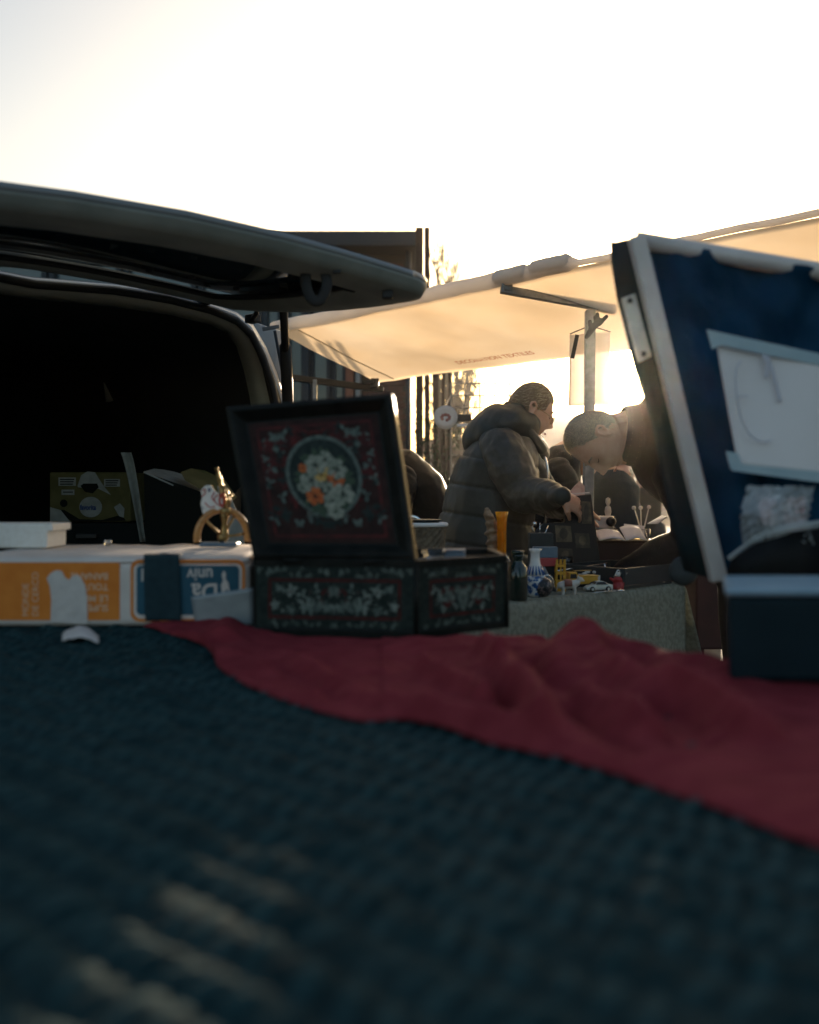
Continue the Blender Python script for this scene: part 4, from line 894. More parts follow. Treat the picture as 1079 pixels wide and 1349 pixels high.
q = MB(); q.box(P(290, 721, YO) * 1.0 + V(0, 0.0, 0), (0.088, 0.05, 0.010)); q.v = [V(p.x, p.y, p.z - P(290, 721, YO).z + oz + 0.005) for p in q.v]; q.build('base', M['tin_blue'], ow, bevel=0.003)

# ---- crates inside the van
def crate_block(px0, px1, py0, py1, y, depth, m, parent, name, rz=0.0):
    q = MB(); a, b = P(px0, py1, y), P(px1, py0, y); q.box(((a.x + b.x) / 2, y + depth / 2, (a.z + b.z) / 2), (b.x - a.x, depth, b.z - a.z)); return q.build(name, m, parent, bevel=0.006)
YC = 3.55
low = thing('chest', 'dark chest in the van carrying the printed fruit crate', 'chest', P(120, 700, YC + 0.2))
q = MB(); a, b = P(40, 689, YC), P(190, 689, YC); q.box(((a.x + b.x) / 2, YC + 0.25, (0.556 + a.z) / 2), (b.x - a.x, 0.5, a.z - 0.556)); q.build('body', M['van_black'], low, bevel=0.01)
q = MB(); q.box(((a.x + b.x) / 2, YC - 0.008, a.z - 0.05), (0.08, 0.02, 0.02)); q.build('handle', M['dark_steel'], low, bevel=0.004)
fc = thing('fruit_crate', 'olive and white fruit crate with round logo inside the dark van', 'crate', P(118, 688, YC))
crate_block(65, 172, 622, 687.5, YC + 0.02, 0.3, M['crate_olive'], fc, 'crate_body')
def fp(px, py, l=0.002): return P(px, py, YC + 0.019 - l)
def poly(pts, name, m, parent, l=0.002):
    q = MB(); q.add([fp(x, y_, l) for x, y_ in pts], [tuple(range(len(pts)))]); return q.build(name, m, parent)
poly([(102, 640), (107, 626), (115, 621), (125, 622), (135, 638), (146, 652), (130, 644), (103, 642)], 'white_emblem', M['crate_white'], fc, 0.002)
poly([(106, 640), (110, 637), (128, 637), (130, 642), (122, 650), (112, 648)], 'hand_hole', M['crate_dark'], fc, 0.003)
poly([(66, 687), (66, 668), (80, 672), (92, 687)], 'white_corner', M['crate_white'], fc, 0.002)
poly([(70, 671), (85, 672), (105, 684), (135, 685), (160, 678), (166, 686), (95, 687)], 'dark_swoosh', M['crate_dark'], fc, 0.0015)
poly([(150, 668), (158, 663), (164, 670), (163, 682), (157, 680)], 'white_patch', M['crate_white'], fc, 0.0025)
poly([(84 + 5 * math.cos(t), 663 + 5 * math.sin(t)) for t in [2 * PI * k / 14 for k in range(14)]], 'dark_spot', M['crate_dark'], fc, 0.0025)
poly([(119.5 + 15 * math.cos(t), 668 + 13.5 * math.sin(t)) for t in [2 * PI * k / 26 for k in range(26)]], 'round_logo', M['crate_white'], fc, 0.003)
text('favorita', fp(105.5, 671.5, 0.004), V(1, 0, 0), V(0, 0, 1), 9.4 / F * YC, M['print_navy'], fc, 'logo_word', bold=0.0012, narrow=0.74)
for (xa_, ya_, xb_, yb_, s1, s2) in ((77, 629, 100, 640, 'CATEGORIA', 'ORIGEN'), (137, 631, 158, 641, 'CLASS', 'EXTRA'), (81, 645, 98, 652, 'N 4.7', '')):
    poly([(xa_, ya_), (xb_, ya_), (xb_, yb_), (xa_, yb_)], 'small_label', M['crate_white'], fc, 0.0025)
    q = MB()
    for k in range(3 if s2 else 1): 
        y_ = ya_ + (yb_ - ya_) * (k + 0.8) / (3.5 if s2 else 1.7); q.add([fp(xa_ + 2, y_ - 0.7, 0.0032), fp(xb_ - 2 - k, y_ - 0.7, 0.0032), fp(xb_ - 2 - k, y_ + 0.7, 0.0032), fp(xa_ + 2, y_ + 0.7, 0.0032)], [(0, 1, 2, 3)])
    struct(q.build('small_print', M['crate_dark'], fc), 'stuff')
oc = thing('open_carton', 'open fruit carton with pale green flap standing in the van', 'carton', P(250, 715, 3.0))
YO2 = 3.0
q = MB(); q.add([P(190, 622, YO2), P(192, 720, YO2), P(300, 720, YO2 - 0.05), P(300, 660, YO2 - 0.05), P(318, 640, YO2 + 0.3), P(315, 720, YO2 + 0.3), P(240, 618, YO2 + 0.32)], [(0, 1, 2, 3), (3, 2, 5, 4)]); q.build('side_panel', M['crate_dark'], oc, solid=0.005)
q = MB(); q.grid(10, 4, lambda u, v: P(189 + 122 * u + 14 * v * (1 - u), 622 + 54 * u * (1 - v) + (-4 + 6 * u + 44 * u * u) * v * 1.0, YO2 - 0.02 + 0.25 * v)); q.build('flap', M['crate_white'], oc, solid=0.004)
q = MB(); q.add([P(x, y_, YO2 - 0.03 + 0.2 * d) for x, y_, d in ((238, 622, .4), (252, 617, .8), (270, 620, .8), (296, 632, .8), (312, 655, .5), (302, 664, .1), (270, 648, .1), (244, 633, .1))], [tuple(range(8))]); q.build('flap_print', M['crate_olive'], oc)
q = MB(); q.add([P(x, y_, YO2 - 0.06) for x, y_ in ((286, 640), (300, 643), (322, 700), (322, 726), (300, 726), (296, 690))], [tuple(range(6))]); q.build('side_print', M['crate_white'], oc, solid=0.004)
ls = thing('pale_strap', 'pale grey folded strap hanging beside the olive crate in the van', 'strap', P(178, 690, 3.3))
q = MB(); q.grid(5, 18, lambda u, v: P(159 + 13 * u + 26 * v ** 0.8 - 7 * v * u, 596 + 118 * v, 3.3) + V(0, 0.02 * math.sin(u * 3), 0)); q.build('webbing', M['crate_white'], ls, smooth=True, solid=0.003)
sg = thing('tealight', 'tiny glass tealight on the dark trunk by the crate', 'candle', P(142, 715, 2.6))
q = MB(); q.lathe([(0.006, 0), (0.009, 0.003), (0.009, 0.013), (0.007, 0.013), (0.006, 0.004)], V(P(142, 716, 2.25).x, 2.25, bz1 + 0.006), 12); q.build('cup', M['glass'], sg, smooth=True)

# ---- leaning pale pole with the blue tarpaulin
YT = 1.85
tb = thing('tarpaulin_wall', 'blue tarpaulin side wall on a leaning pale aluminium pole', 'tarpaulin', P(945, 756, YT))
p_top, p_bot = P(838, 312, YT), P(947, 765, YT)
q = MB(); q.beam(p_top, p_bot, 0.032, 0.03, up=(0, 1, 0)); q.build('pole', M['pole_pale'], tb, bevel=0.004)
tt_l, tt_r = P(838, 316, YT + 0.02), P(1180, 375, YT - 0.12)
q = MB(); q.tube([tt_l, tt_r], 0.017, 10); q.build('top_rail', M['pole_pale'], tb, smooth=True)
bot_l, bot_r = P(944, 764, YT + 0.02), P(1180, 800, YT - 0.12)
def tarp(u, v):
    p = tt_l.lerp(tt_r, u).lerp(bot_l.lerp(bot_r, u), v)
    f = 0.026 * math.sin((u * 1.0 + v * 0.55) * 17 + 1.5 * math.sin(v * 4)) * (0.4 + 0.6 * u) + 0.012 * nz((u * 5, v * 5, 0), 2) * 1.5
    return p + V(0, f * min(1, u * 6 + 0.1), 0)
q = MB(); q.grid(70, 60, tarp); q.build('blue_sheet', M['tarp_blue'], tb, smooth=True, solid=0.003)
fl_l = [(804, 318), (806, 345), (814, 392), (824, 432), (834, 478), (846, 520), (858, 562), (868, 610), (878, 655), (889, 700), (903, 752)]
fl_r = [p_top.lerp(p_bot, k / 10) for k in range(11)]
q = MB(); rr = []
for k, (x, y_) in enumerate(fl_l):
    a = P(x, y_, YT + 0.05); b = fl_r[k] + V(0, 0.02, 0); rr.append([a.lerp(b, t / 5) + V(0, 0.008 * math.sin(t * 1.2 + k * 0.8), 0) for t in range(6)])
q.loft(rr, closed=False); q.build('navy_border', M['tarp_dark'], tb, smooth=True, solid=0.004)
mp_ = [P(x, y_, YT + 0.012) for x, y_ in ((819, 393), (837, 386), (859, 469), (841, 478))]
q = MB(); q.prism(mp_, (0, 0.006, 0)); pt_ = q.build('metal_plate', M['plate_metal'], tb, bevel=0.0015)
for x, y_ in ((830, 396), (848, 466)):
    q = MB(); q.lathe([(0.0, 0.0), (0.006, 0.0), (0.004, 0.004), (0, 0.004)], P(x, y_, YT + 0.011), 10, MP); q.build('screw', M['dark_steel'], pt_, smooth=True)
YP = YT - 0.105
sp = thing('paper_sign', 'white paper sheet with faint handwriting taped to the blue tarpaulin', 'sign', P(985, 540, YP))
def pp(px, py, l=0.0): return P(px, py, YP - l)
ptl, ptr, pbl, pbr = pp(943, 448), pp(1085, 482), pp(974, 614), pp(1110, 630)
def paper(u, v): return ptl.lerp(ptr, u).lerp(pbl.lerp(pbr, u), v) + V(0, 0.006 * math.sin(u * 5 + v * 2), 0)
q = MB(); q.grid(24, 24, paper); q.build('sheet', M['paper'], sp, smooth=True, solid=0.0006)
q = MB()
for k_, (x0_, y0_, x1_, y1_, x2_, y2_, x3_, y3_) in enumerate(((931, 434, 1090, 468, 1092, 484, 937, 452), (931, 434, 945, 437, 950, 455, 938, 460), (956, 594, 972, 597, 978, 612, 962, 618), (962, 610, 1110, 624, 1112, 640, 964, 620))):
    l_ = 0.008 + 0.002 * k_
    q.prism([pp(x0_, y0_, l_), pp(x1_, y1_, l_), pp(x2_, y2_, l_), pp(x3_, y3_, l_)], (0, 0.0006, 0))
struct(q.build('tape', M['tape_clear'], sp), 'stuff')
def ink(paths, r=0.0035):
    q = MB()
    for pth in paths: q.tube([p + V(0, -0.009, 0) for p in smooth_path([P(a, b, YP) for a, b in pth], 5)], r, 5, flat=0.3)
    return q.build('handwriting', M['ink_faint'], sp, smooth=True)
ink([[(974, 476), (967, 490), (968, 520), (974, 550), (985, 572), (1000, 582), (1013, 580)], [(968, 523), (983, 522)], [(1003, 468), (1008, 485), (1007, 498)], [(1008, 470), (1018, 500), (1025, 530)]])
pb = thing('plastic_bag', 'crumpled clear plastic bag with pinkish contents hung low on the tarpaulin', 'bag', P(1010, 690, YP))
q = MB()
def bag(u, v):
    x = 984 + 90 * u - 8 * math.sin(v * 3) + 5 * nz((u * 4, v * 5, 0), 3); y_ = 640 + 78 * v + 26 * (1 - u) * v * 0.6 + 5 * nz((u * 6, v * 4, 0), 7)
    return P(x, y_, YP - 0.03 - 0.05 * math.sin(PI * v) * math.sin(PI * min(1, u + 0.2)) + 0.020 * abs(nz((u * 4, v * 9 + u * 5, 0), 1)) + 0.006 * nz((u * 12, v * 5, 0), 1))
q.grid(36, 30, bag); q.build('film', M['plastic_clear'], pb, smooth=True)
q = MB(); q.grid(14, 14, lambda u, v: P(1000 + 26 * u + 6 * v, 650 + 45 * v, YP - 0.02 + 0.01 * nz((u * 5, v * 5, 0), 9))); q.grid(10, 10, lambda u, v: P(1036 + 26 * u, 655 + 42 * v, YP - 0.02 + 0.012 * nz((u * 5, v * 5, 0), 12))); struct(q.build('wrapper', M['plastic_pink'], pb, smooth=True), 'stuff')
q = MB(); q.tube(smooth_path([P(960, 736, YP - 0.03), P(978, 722, YP - 0.04), P(1000, 708, YP - 0.05), P(1030, 698, YP - 0.05), P(1080, 690, YP - 0.05)], 5), [0.009] * 8 + [0.015] * 13, 7, flat=0.5); q.build('twisted_edge', M['plastic_clear'], pb, smooth=True)
hb = thing('hanging_bag', 'black cloth bag hanging under the clear plastic bag', 'bag', P(1010, 740, YP))
q = MB()
hbp = [[(968, 738), (985, 722), (1010, 711), (1045, 700), (1090, 695)], [(962, 752), (985, 748), (1010, 742), (1045, 740), (1092, 738)], [(962, 775), (985, 778), (1010, 778), (1045, 779), (1092, 780)]]
q.loft([[P(x, y_, YP - 0.03 - 0.03 * math.sin(k * 1.1)) for k, (x, y_) in enumerate(row)] for row in hbp], closed=False); q.build('body', M['jacket_black'], hb, smooth=True, solid=0.02)
gd = thing('grey_disc', 'grey round lid with dark centre hanging at the foot of the leaning pole', 'lid', P(908, 744, 2.3))
q = MB(); q.lathe([(0.0, 0), (0.034, 0), (0.037, 0.004), (0.032, 0.008), (0.0, 0.009)], P(900, 752, 2.3), 26, MP); q.build('disc', M['grey_disc'], gd, smooth=True)
q = MB(); q.lathe([(0.0, 0.0), (0.008, 0.0), (0.006, 0.003), (0.0, 0.003)], P(908, 744, 2.285), 14, MP); q.build('knob', M['rubber'], gd, smooth=True)
q = MB(); q.tube([P(902, 728, 2.3), P(899, 700, 2.0)], 0.002, 5); q.build('hanging_wire', M['dark_steel'], gd)

# ---- second table, behind: grey damask cloth
GZ = 0.80
G0 = PZ(668, 795, GZ); G1 = PZ(897, 767, GZ); GU = (G1 - G0).normalized(); GV = V(-GU.y, GU.x, 0)
def gp(a, d, z): return V(G0.x, G0.y, 0) + GU * a + GV * d + V(0, 0, z)
GL0, GL1, GD = -1.0, (G1 - G0).length, 0.66
st = thing('trestle_table', 'stall table under the grey damask cloth', 'table', gp(0, GD / 2, 0))
q = MB(); q.hexa([gp(GL0, 0.005, GZ - 0.03), gp(GL1 - 0.005, 0.005, GZ - 0.03), gp(GL1 - 0.005, GD, GZ - 0.03), gp(GL0, GD, GZ - 0.03)], [gp(GL0, 0.005, GZ - 0.004), gp(GL1 - 0.005, 0.005, GZ - 0.004), gp(GL1 - 0.005, GD, GZ - 0.004), gp(GL0, GD, GZ - 0.004)]); q.build('table_top', M['table_top'], st)
for a, d in ((GL0 + 0.1, 0.08), (GL1 - 0.12, 0.08), (GL1 - 0.12, GD - 0.08), (GL0 + 0.1, GD - 0.08)):
    q = MB(); q.beam(gp(a, d, 0), gp(a, d, GZ - 0.03), 0.03, 0.03, up=(0, 1, 0)); q.build('leg', M['galv'], st)
dc = thing('damask_cloth', 'grey patterned damask tablecloth hanging over the stall table', 'tablecloth', gp(0, GD / 2, GZ))
q = MB()
def dtop(u, v): 
    a = GL0 + (GL1 - GL0) * u; d = GD * v; return gp(a, d, GZ + 0.0015 * nz((a, d, 0), 5) + 0.001)
q.grid(60, 24, dtop)
def dfront(u, v):
    a = GL0 + (GL1 - GL0) * u; f = 0.018 * math.sin(a * 13 + 1.5 * math.sin(a * 5)) * v ** 1.3
    rnd_ = min(1.0, v * 12)
    return gp(a + 0.015 * v * (u > 0.98), -0.004 - 0.012 * math.sin(rnd_ * PI / 2) - f - 0.01 * v, GZ + 0.001 - 0.40 * v + 0.006 * (1 - rnd_) * 0)
q.grid(120, 30, dfront)
def dside(u, v):                               # the end falls in a flared corner fold
    d = GD * u; flare = 0.115 * v * math.exp(-(u / 0.16) ** 2) + 0.012 * v
    return gp(GL1 + 0.006 + flare + 0.012 * math.sin(d * 18) * v, d - 0.012 * min(1, v * 12) * math.exp(-u * 12) - 0.01 * v * (u < 0.02), GZ + 0.001 - (0.365 - 0.04 * math.exp(-(u / 0.15) ** 2)) * v)
q.grid(60, 26, dside)
q.build('drape', M['damask'], dc, smooth=True, solid=0.002)

# ---- goods on the stall table
def on_g(px, py): return PZ(px, py, GZ + 0.002)
gz = GZ + 0.002
def spx(y): return y / F                      # metres per photograph pixel at distance y
def goods(name, label, cat, px, py, group=None):
    p = on_g(px, py); return thing(name, label, cat, p, 0, group), p, p.y / F
t, p, s = goods('glass_bottle', 'dark green glass bottle with short neck at the end of the goods row', 'bottle', 682, 791)
q = MB(); q.lathe([(r * s, z * s) for r, z in ((0, 0), (11, 0), (13, 3), (13.5, 30), (12, 44), (7, 50), (6.5, 56), (8, 57), (8, 61), (5, 61), (5, 52), (0, 50))], p, 20); q.build('bottle_body', M['bottle'], t, smooth=True)
q = MB(); q.lathe([(r * s, z * s) for r, z in ((8.6, 61.5), (8.6, 66), (0, 66.5))], p, 16); q.build('stopper', M['bottle'], t, smooth=True)
t, p, s = goods('vase', 'white porcelain vase with blue painted shoulder and narrow neck', 'vase', 705, 786)
q = MB(); q.lathe([(r * s, z * s) for r, z in ((0, 0), (9, 0), (12, 4), (15, 14), (15, 22), (13, 28))], p, 22); q.build('painted_belly', M['cobalt_mix'], t, smooth=True)
q = MB(); q.lathe([(r * s, z * s) for r, z in ((13, 28), (10, 36), (7, 44), (6, 54), (6.5, 59), (9, 63), (8, 63), (5, 58), (5, 50))], p, 22); q.build('neck', M['porcelain'], t, smooth=True)
q = MB()
for k in range(7):
    a = -PI / 2 + (k - 3) * 0.42; c = p + V(math.cos(a) * 12.2 * s, math.sin(a) * 12.2 * s, 29 * s); c2 = p + V(math.cos(a) * 8.3 * s, math.sin(a) * 8.3 * s, 41 * s); q.tube([c, c.lerp(c2, 0.5) + V(0, -0.0015, 0), c2], [1.6 * s, 1.3 * s, 0.4 * s], 6)
q.build('blue_leaves', M['cobalt'], t, smooth=True)
t, p, s = goods('round_ornament', 'mottled dark round ornament in front of the blue and white vase', 'ornament', 713, 785)
p = p + V(0, -0.03, 0)
q = MB(); q.ball(p + V(0, 0, 13 * s), 13.5 * s, 20); q.build('ball', M['grey_ceramic'], t, smooth=True)
q = MB(); q.tube(smooth_path([p + V(-4 * s, -9 * s, 25 * s), p + V(6 * s, -8 * s, 29 * s), p + V(13 * s, -4 * s, 22 * s), p + V(14 * s, -4 * s, 12 * s)], 4), 1.1 * s, 6); q.build('handle', M['chrome'], t, smooth=True)
t, p, s = goods('pliers', 'grey steel pliers leaning between the round ornament and yellow tower', 'tool', 728, 782)
q = MB(); q.tube([p + V(-14 * s, 0, 2 * s), p + V(-4 * s, 0, 7 * s), p + V(6 * s, 0.01, 3 * s)], [2 * s, 3 * s, 1.5 * s], 8); q.tube([p + V(-12 * s, 0.01, 34 * s), p + V(-5 * s, 0.01, 20 * s), p + V(4 * s, 0, 3 * s)], [2.5 * s, 3 * s, 2 * s], 8); q.ball(p + V(-2 * s, 0.0, 9 * s), 4 * s, 10); q.build('jaws', M['galv'], t, smooth=True)
t, p, s = goods('silver_trinket', 'small shiny silver trinket lying by the amber vase', 'trinket', 668, 790)
tz = P(664, 735, p.y + 0.1)
q = MB(); q.tube([tz + V(-0.01, 0, 0.018), tz + V(0, 0, 0.004), tz + V(0.02, 0, -0.012)], [0.006, 0.011, 0.004], 10); q.lathe([(0.01, 0), (0.02, 0), (0.016, tz.z - gz - 0.012), (0.006, tz.z - gz - 0.006)], V(tz.x, tz.y, gz), 14); q.build('body', M['chrome'], t, smooth=True)
def sit(name, label, cat, px, y, group=None):
    x = (px - PX0) / F * y; return thing(name, label, cat, V(x, y, gz), 0, group), V(x, y, gz), y / F
t, p, s = sit('striped_box', 'flat box lid with grey and red stripe standing behind the vases', 'box', 719, 3.02)
def zof(py, y): return H - (py - HY) / F * y
q = MB(); q.box(V(p.x, p.y + 0.03, (gz + zof(746, p.y)) / 2), (0.075, 0.05, zof(746, p.y) - gz)); q.build('stand', M['album'], t, bevel=0.002)
z0, z1, z2 = zof(746, p.y), zof(735, p.y), zof(721, p.y)
q = MB(); q.box(V(p.x, p.y + 0.02, (z0 + z1) / 2), (0.078, 0.04, z1 - z0)); q.build('red_stripe', M['tin_red'], t, bevel=0.001)
q = MB(); q.box(V(p.x, p.y + 0.02, (z1 + z2) / 2 + 0.0005), (0.078, 0.04, z2 - z1)); q.build('grey_stripe', M['tin_blue'], t, bevel=0.001)
t, p, s = sit('blue_tin', 'low blue tin with small clutter on the stall table behind the striped box', 'tin', 712, 3.2)
q = MB(); q.box(V(p.x, p.y, gz + (zof(702, p.y) - gz) / 2), (0.08, 0.06, zof(702, p.y) - gz)); q.build('tin_body', M['tray'], t, bevel=0.003)
q = MB()
for k in range(3): q.tube([V(p.x - 0.02 + 0.018 * k, p.y, zof(703, p.y)), V(p.x - 0.03 + 0.03 * k, p.y + 0.01 * k, zof(693 - 4 * (k % 2), p.y))], 0.0016, 6)
q.ball(V(p.x - 0.02, p.y, zof(690, p.y)), 0.008, 8); struct(q.build('clutter', M['chrome'], t, smooth=True), 'stuff')
# yellow tower, animal, truck, car, red figure
t, p, s = goods('toy_tower', 'yellow openwork plastic toy tower', 'toy', 740, 780)
p = p + V(0, 0.03, 0)
q = MB(); 
for sx in (-1, 1):
    for sy in (-1, 1): q.box(p + V(sx * 5.5 * s, sy * 5 * s, 19 * s), (2.2 * s, 2.2 * s, 38 * s))
q.build('corner_post', M['toy_yellow'], t)
for z in (2, 13, 24, 34):
    q = MB()
    for sy in (-1, 1): q.box(p + V(0, sy * 5 * s, z * s), (13.4 * s, 2.6 * s, 3.2 * s))
    for sx in (-1, 1): q.box(p + V(sx * 5.6 * s, 0, z * s), (2.5 * s, 9 * s, 3.0 * s))
    q.box(p + V(0, -5 * s, (z + 5) * s), (2 * s, 2 * s, 9 * s)) if z < 30 else None
    q.build('storey', M['toy_yellow'], t)
for sx in (-1, 0, 1):
    q = MB(); q.box(p + V(sx * 5 * s, -5 * s, 39.5 * s), (2.8 * s, 2.4 * s, 6 * s)); q.build('battlement', M['toy_yellow'], t)
t, p, s = goods('toy_animal', 'small white and brown toy animal on four legs by the yellow tower', 'toy', 750, 783)
q = MB(); q.tube([p + V(-11 * s, 0, 12 * s), p + V(-4 * s, 0, 13 * s), p + V(5 * s, 0, 13 * s), p + V(10 * s, 0, 15 * s)], [5 * s, 6 * s, 6 * s, 4.5 * s], 12, cap_round=True)
for sx in (-9, 6):
    for sy in (-1, 1): q.tube([p + V(sx * s, sy * 3 * s, 11 * s), p + V((sx + 1) * s, sy * 3.4 * s, 5 * s), p + V(sx * s, sy * 3.4 * s, 0)], [3 * s, 2.1 * s, 2 * s], 8, cap_round=True)
q.tube([p + V(9 * s, 0, 14 * s), p + V(13 * s, 0, 19 * s)], [3.6 * s, 3 * s], 10, cap_round=True); q.ball(p + V(14 * s, 0, 20 * s), (4.5 * s, 3.2 * s, 3.4 * s), 10); q.tube([p + V(16 * s, 0, 19 * s), p + V(19 * s, 0, 18 * s)], [2.2 * s, 1.6 * s], 8, cap_round=True)
for sy in (-1, 1): q.tube([p + V(12 * s, sy * 2 * s, 22 * s), p + V(12 * s, sy * 2.6 * s, 26 * s)], [1.4 * s, 0.6 * s], 6)
q.tube([p + V(-12 * s, 0, 13 * s), p + V(-16 * s, 0, 9 * s), p + V(-17 * s, 0, 4 * s)], [1.4 * s, 1.2 * s, 0.8 * s], 6, cap_round=True)
fuse(q, 0.0022, 3).build('animal_body', M['toy_white'], t, smooth=True)
q = MB(); q.loft([[p + V(x * s, y_ * s, z * s) for y_, z in ((-6.6, 11), (-5.2, 17), (0, 19.8), (5.2, 17), (6.6, 11))] for x in (-7, -2, 3)], closed=False); q.build('saddle_blanket', M['toy_brown'], t, smooth=True, solid=0.001)
def wheels(t, p, ux, pos, r, wdt, y0):
    Mx = Matrix((ux, V(0, 0, 1), ux.cross(V(0, 0, 1)))).transposed()
    for a in pos:
        for sd in (-1, 1):
            c = p + ux * a + Mx.col[2] * (sd * y0) + V(0, 0, r)
            q = MB(); q.lathe([(0, -wdt / 2), (r * 0.85, -wdt / 2), (r, -wdt / 4), (r, wdt / 4), (r * 0.85, wdt / 2), (0, wdt / 2)], c, 16, Mx); wv_ = q.build('wheel', M['toy_black'], t, smooth=True)
            q = MB(); q.lathe([(0, -wdt * 0.55), (r * 0.5, -wdt * 0.55), (r * 0.5, wdt * 0.55), (0, wdt * 0.55)], c, 12, Mx); q.build('hubcap', M['toy_silver'], wv_)
t, p, s = goods('toy_truck', 'yellow toy dump truck behind the silver toy car', 'toy', 768, 779)
p = p + V(0, 0.05, 0); p.z = gz; ux = V(1, 0.25, 0).normalized(); vx = V(-ux.y, ux.x, 0)
def loc(a, b, z): return p + ux * (a * s) + vx * (b * s) + V(0, 0, z * s)
def lbox(q, a0, a1, b0, b1, z0, z1, ta=0): return q.hexa([loc(a0, b0, z0), loc(a1, b0, z0), loc(a1, b1, z0), loc(a0, b1, z0)], [loc(a0 + ta, b0, z1), loc(a1 - ta, b0, z1), loc(a1 - ta, b1, z1), loc(a0 + ta, b1, z1)])
q = MB(); lbox(q, -20, 22, -6, 6, 4, 8); q.build('chassis', M['toy_black'], t)
q = MB(); lbox(q, -4, 22, -9, 9, 8.2, 18); q.build('dump_bed', M['toy_yellow'], t, bevel=0.002)
q = MB(); lbox(q, -6, 23, -9.5, 9.5, 18.1, 19.4); q.build('bed_rim', M['toy_yellow'], t)
q = MB(); lbox(q, -20, -6, -8, 8, 8.2, 24, 1.5); q.build('cab', M['toy_yellow'], t, bevel=0.002)
q = MB(); lbox(q, -18, -8, -8.2, -8.0, 16, 22, 1); q.build('cab_window', M['toy_black'], t)
q = MB(); lbox(q, -10, 16, -2, 2, 25, 26.2); lbox(q, -8, -6, -2, 2, 20, 25); q.build('ladder', M['brass'], t)
wheels(t, p, ux, (-13 * s, 14 * s), 6 * s, 4 * s, 7.5 * s)
t, p, s = goods('toy_car', 'silver toy sports car on the edge of the stall table', 'toy', 788, 779)
p.z = gz; ux = V(1, 0.28, 0).normalized(); vx = V(-ux.y, ux.x, 0)
q = MB()
prof = [(-19, 3, 3), (-19, 5, 5.5), (-14, 6.5, 8), (-8, 7.2, 9), (-4, 5.6, 13), (2, 5.4, 14), (7, 5.6, 13), (13, 7, 9.5), (18, 6.6, 9), (19, 5, 6), (19, 3, 3)]
rings = []
for a, hw, zt_ in prof:
    zb_ = 2.6
    rings.append([loc(a, -hw, zb_), loc(a, -hw * 1.04, (zb_ + min(zt_, 8)) / 2), loc(a, -hw, min(zt_, 8)), loc(a, -hw * 0.8, zt_), loc(a, hw * 0.8, zt_), loc(a, hw, min(zt_, 8)), loc(a, hw * 1.04, (zb_ + min(zt_, 8)) / 2), loc(a, hw, zb_)])
q.loft(rings); q.build('car_body', M['toy_silver'], t, bevel=0.001)
q = MB(); q.add([loc(-7, -6.75, 9.4), loc(11.5, -6.75, 9.4), loc(6, -5.2, 13.0), loc(-3.5, -5.2, 13.0)], [(0, 1, 2, 3)]); q.add([loc(-7.6, -6, 9.4), loc(-7.6, 6, 9.4), loc(-4.2, 4.6, 13.2), loc(-4.2, -4.6, 13.2)], [(0, 1, 2, 3)]); struct(q.build('windows', M['toy_black'], t), 'stuff')
wheels(t, p, ux, (-11.5 * s, 11.5 * s), 3.6 * s, 3 * s, 6.2 * s)
t, p, s = goods('red_figure', 'small red toy figure beside the dark tray', 'toy', 814, 776)
q = MB(); q.lathe([(r * s, z * s) for r, z in ((0, 0), (8, 0), (7.5, 5), (5, 9), (6, 13), (4, 16), (0, 17))], p, 14); q.tube([p + V(-4 * s, 0, 10 * s), p + V(-10 * s, -0.004, 14 * s)], [2.5 * s, 1.8 * s], 8, cap_round=True); q.tube([p + V(4 * s, 0, 11 * s), p + V(9 * s, 0, 6 * s)], [2.4 * s, 2 * s], 8, cap_round=True)
fuse(q, 0.0025, 2).build('body', M['toy_red'], t, smooth=True)
q = MB(); q.ball(p + V(0, 0, 19 * s), 3.6 * s, 12); q.build('head', M['toy_white'], t, smooth=True)
q = MB(); q.tube(smooth_path([p + V(-5 * s, 0, 15 * s), p + V(0, -0.002, 25 * s), p + V(4 * s, 0, 21 * s), p + V(12 * s, 0, 20 * s)], 4), 0.8 * s, 5); q.build('wire_loop', M['chrome'], t, smooth=True)
# white paper spill behind truck
t, p, s = sit('white_trinkets', 'little heap of white trinkets lying behind the yellow truck', 'trinkets', 784, 3.16)
q = MB()
for k in range(7): q.ball(V(p.x + 0.012 * (k - 3), p.y + 0.01 * (k % 3), zof(756, p.y) + 0.006 * (k % 2)), (0.010, 0.008, 0.006), 8)
q.box(V(p.x, p.y + 0.01, (gz + zof(757, p.y)) / 2), (0.10, 0.06, zof(757, p.y) - gz)); struct(q.build('heap', M['toy_white'], t, smooth=True), 'stuff')
t, p, s = sit('thin_rod', 'thin bright metal rod lying across the goods behind the toys', 'rod', 780, 3.2)
q = MB(); q.tube([P(700, 757, 3.17), P(800, 742, 3.28)], 0.0025, 6); q.tube([P(700, 757, 3.17), V(P(700, 757, 3.17).x, 3.17, gz)], 0.003, 5); q.tube([P(797, 742.5, 3.275), V(P(797, 742, 3.275).x, 3.275, gz)], 0.003, 5); q.build('rod', M['chrome'], t, smooth=True)
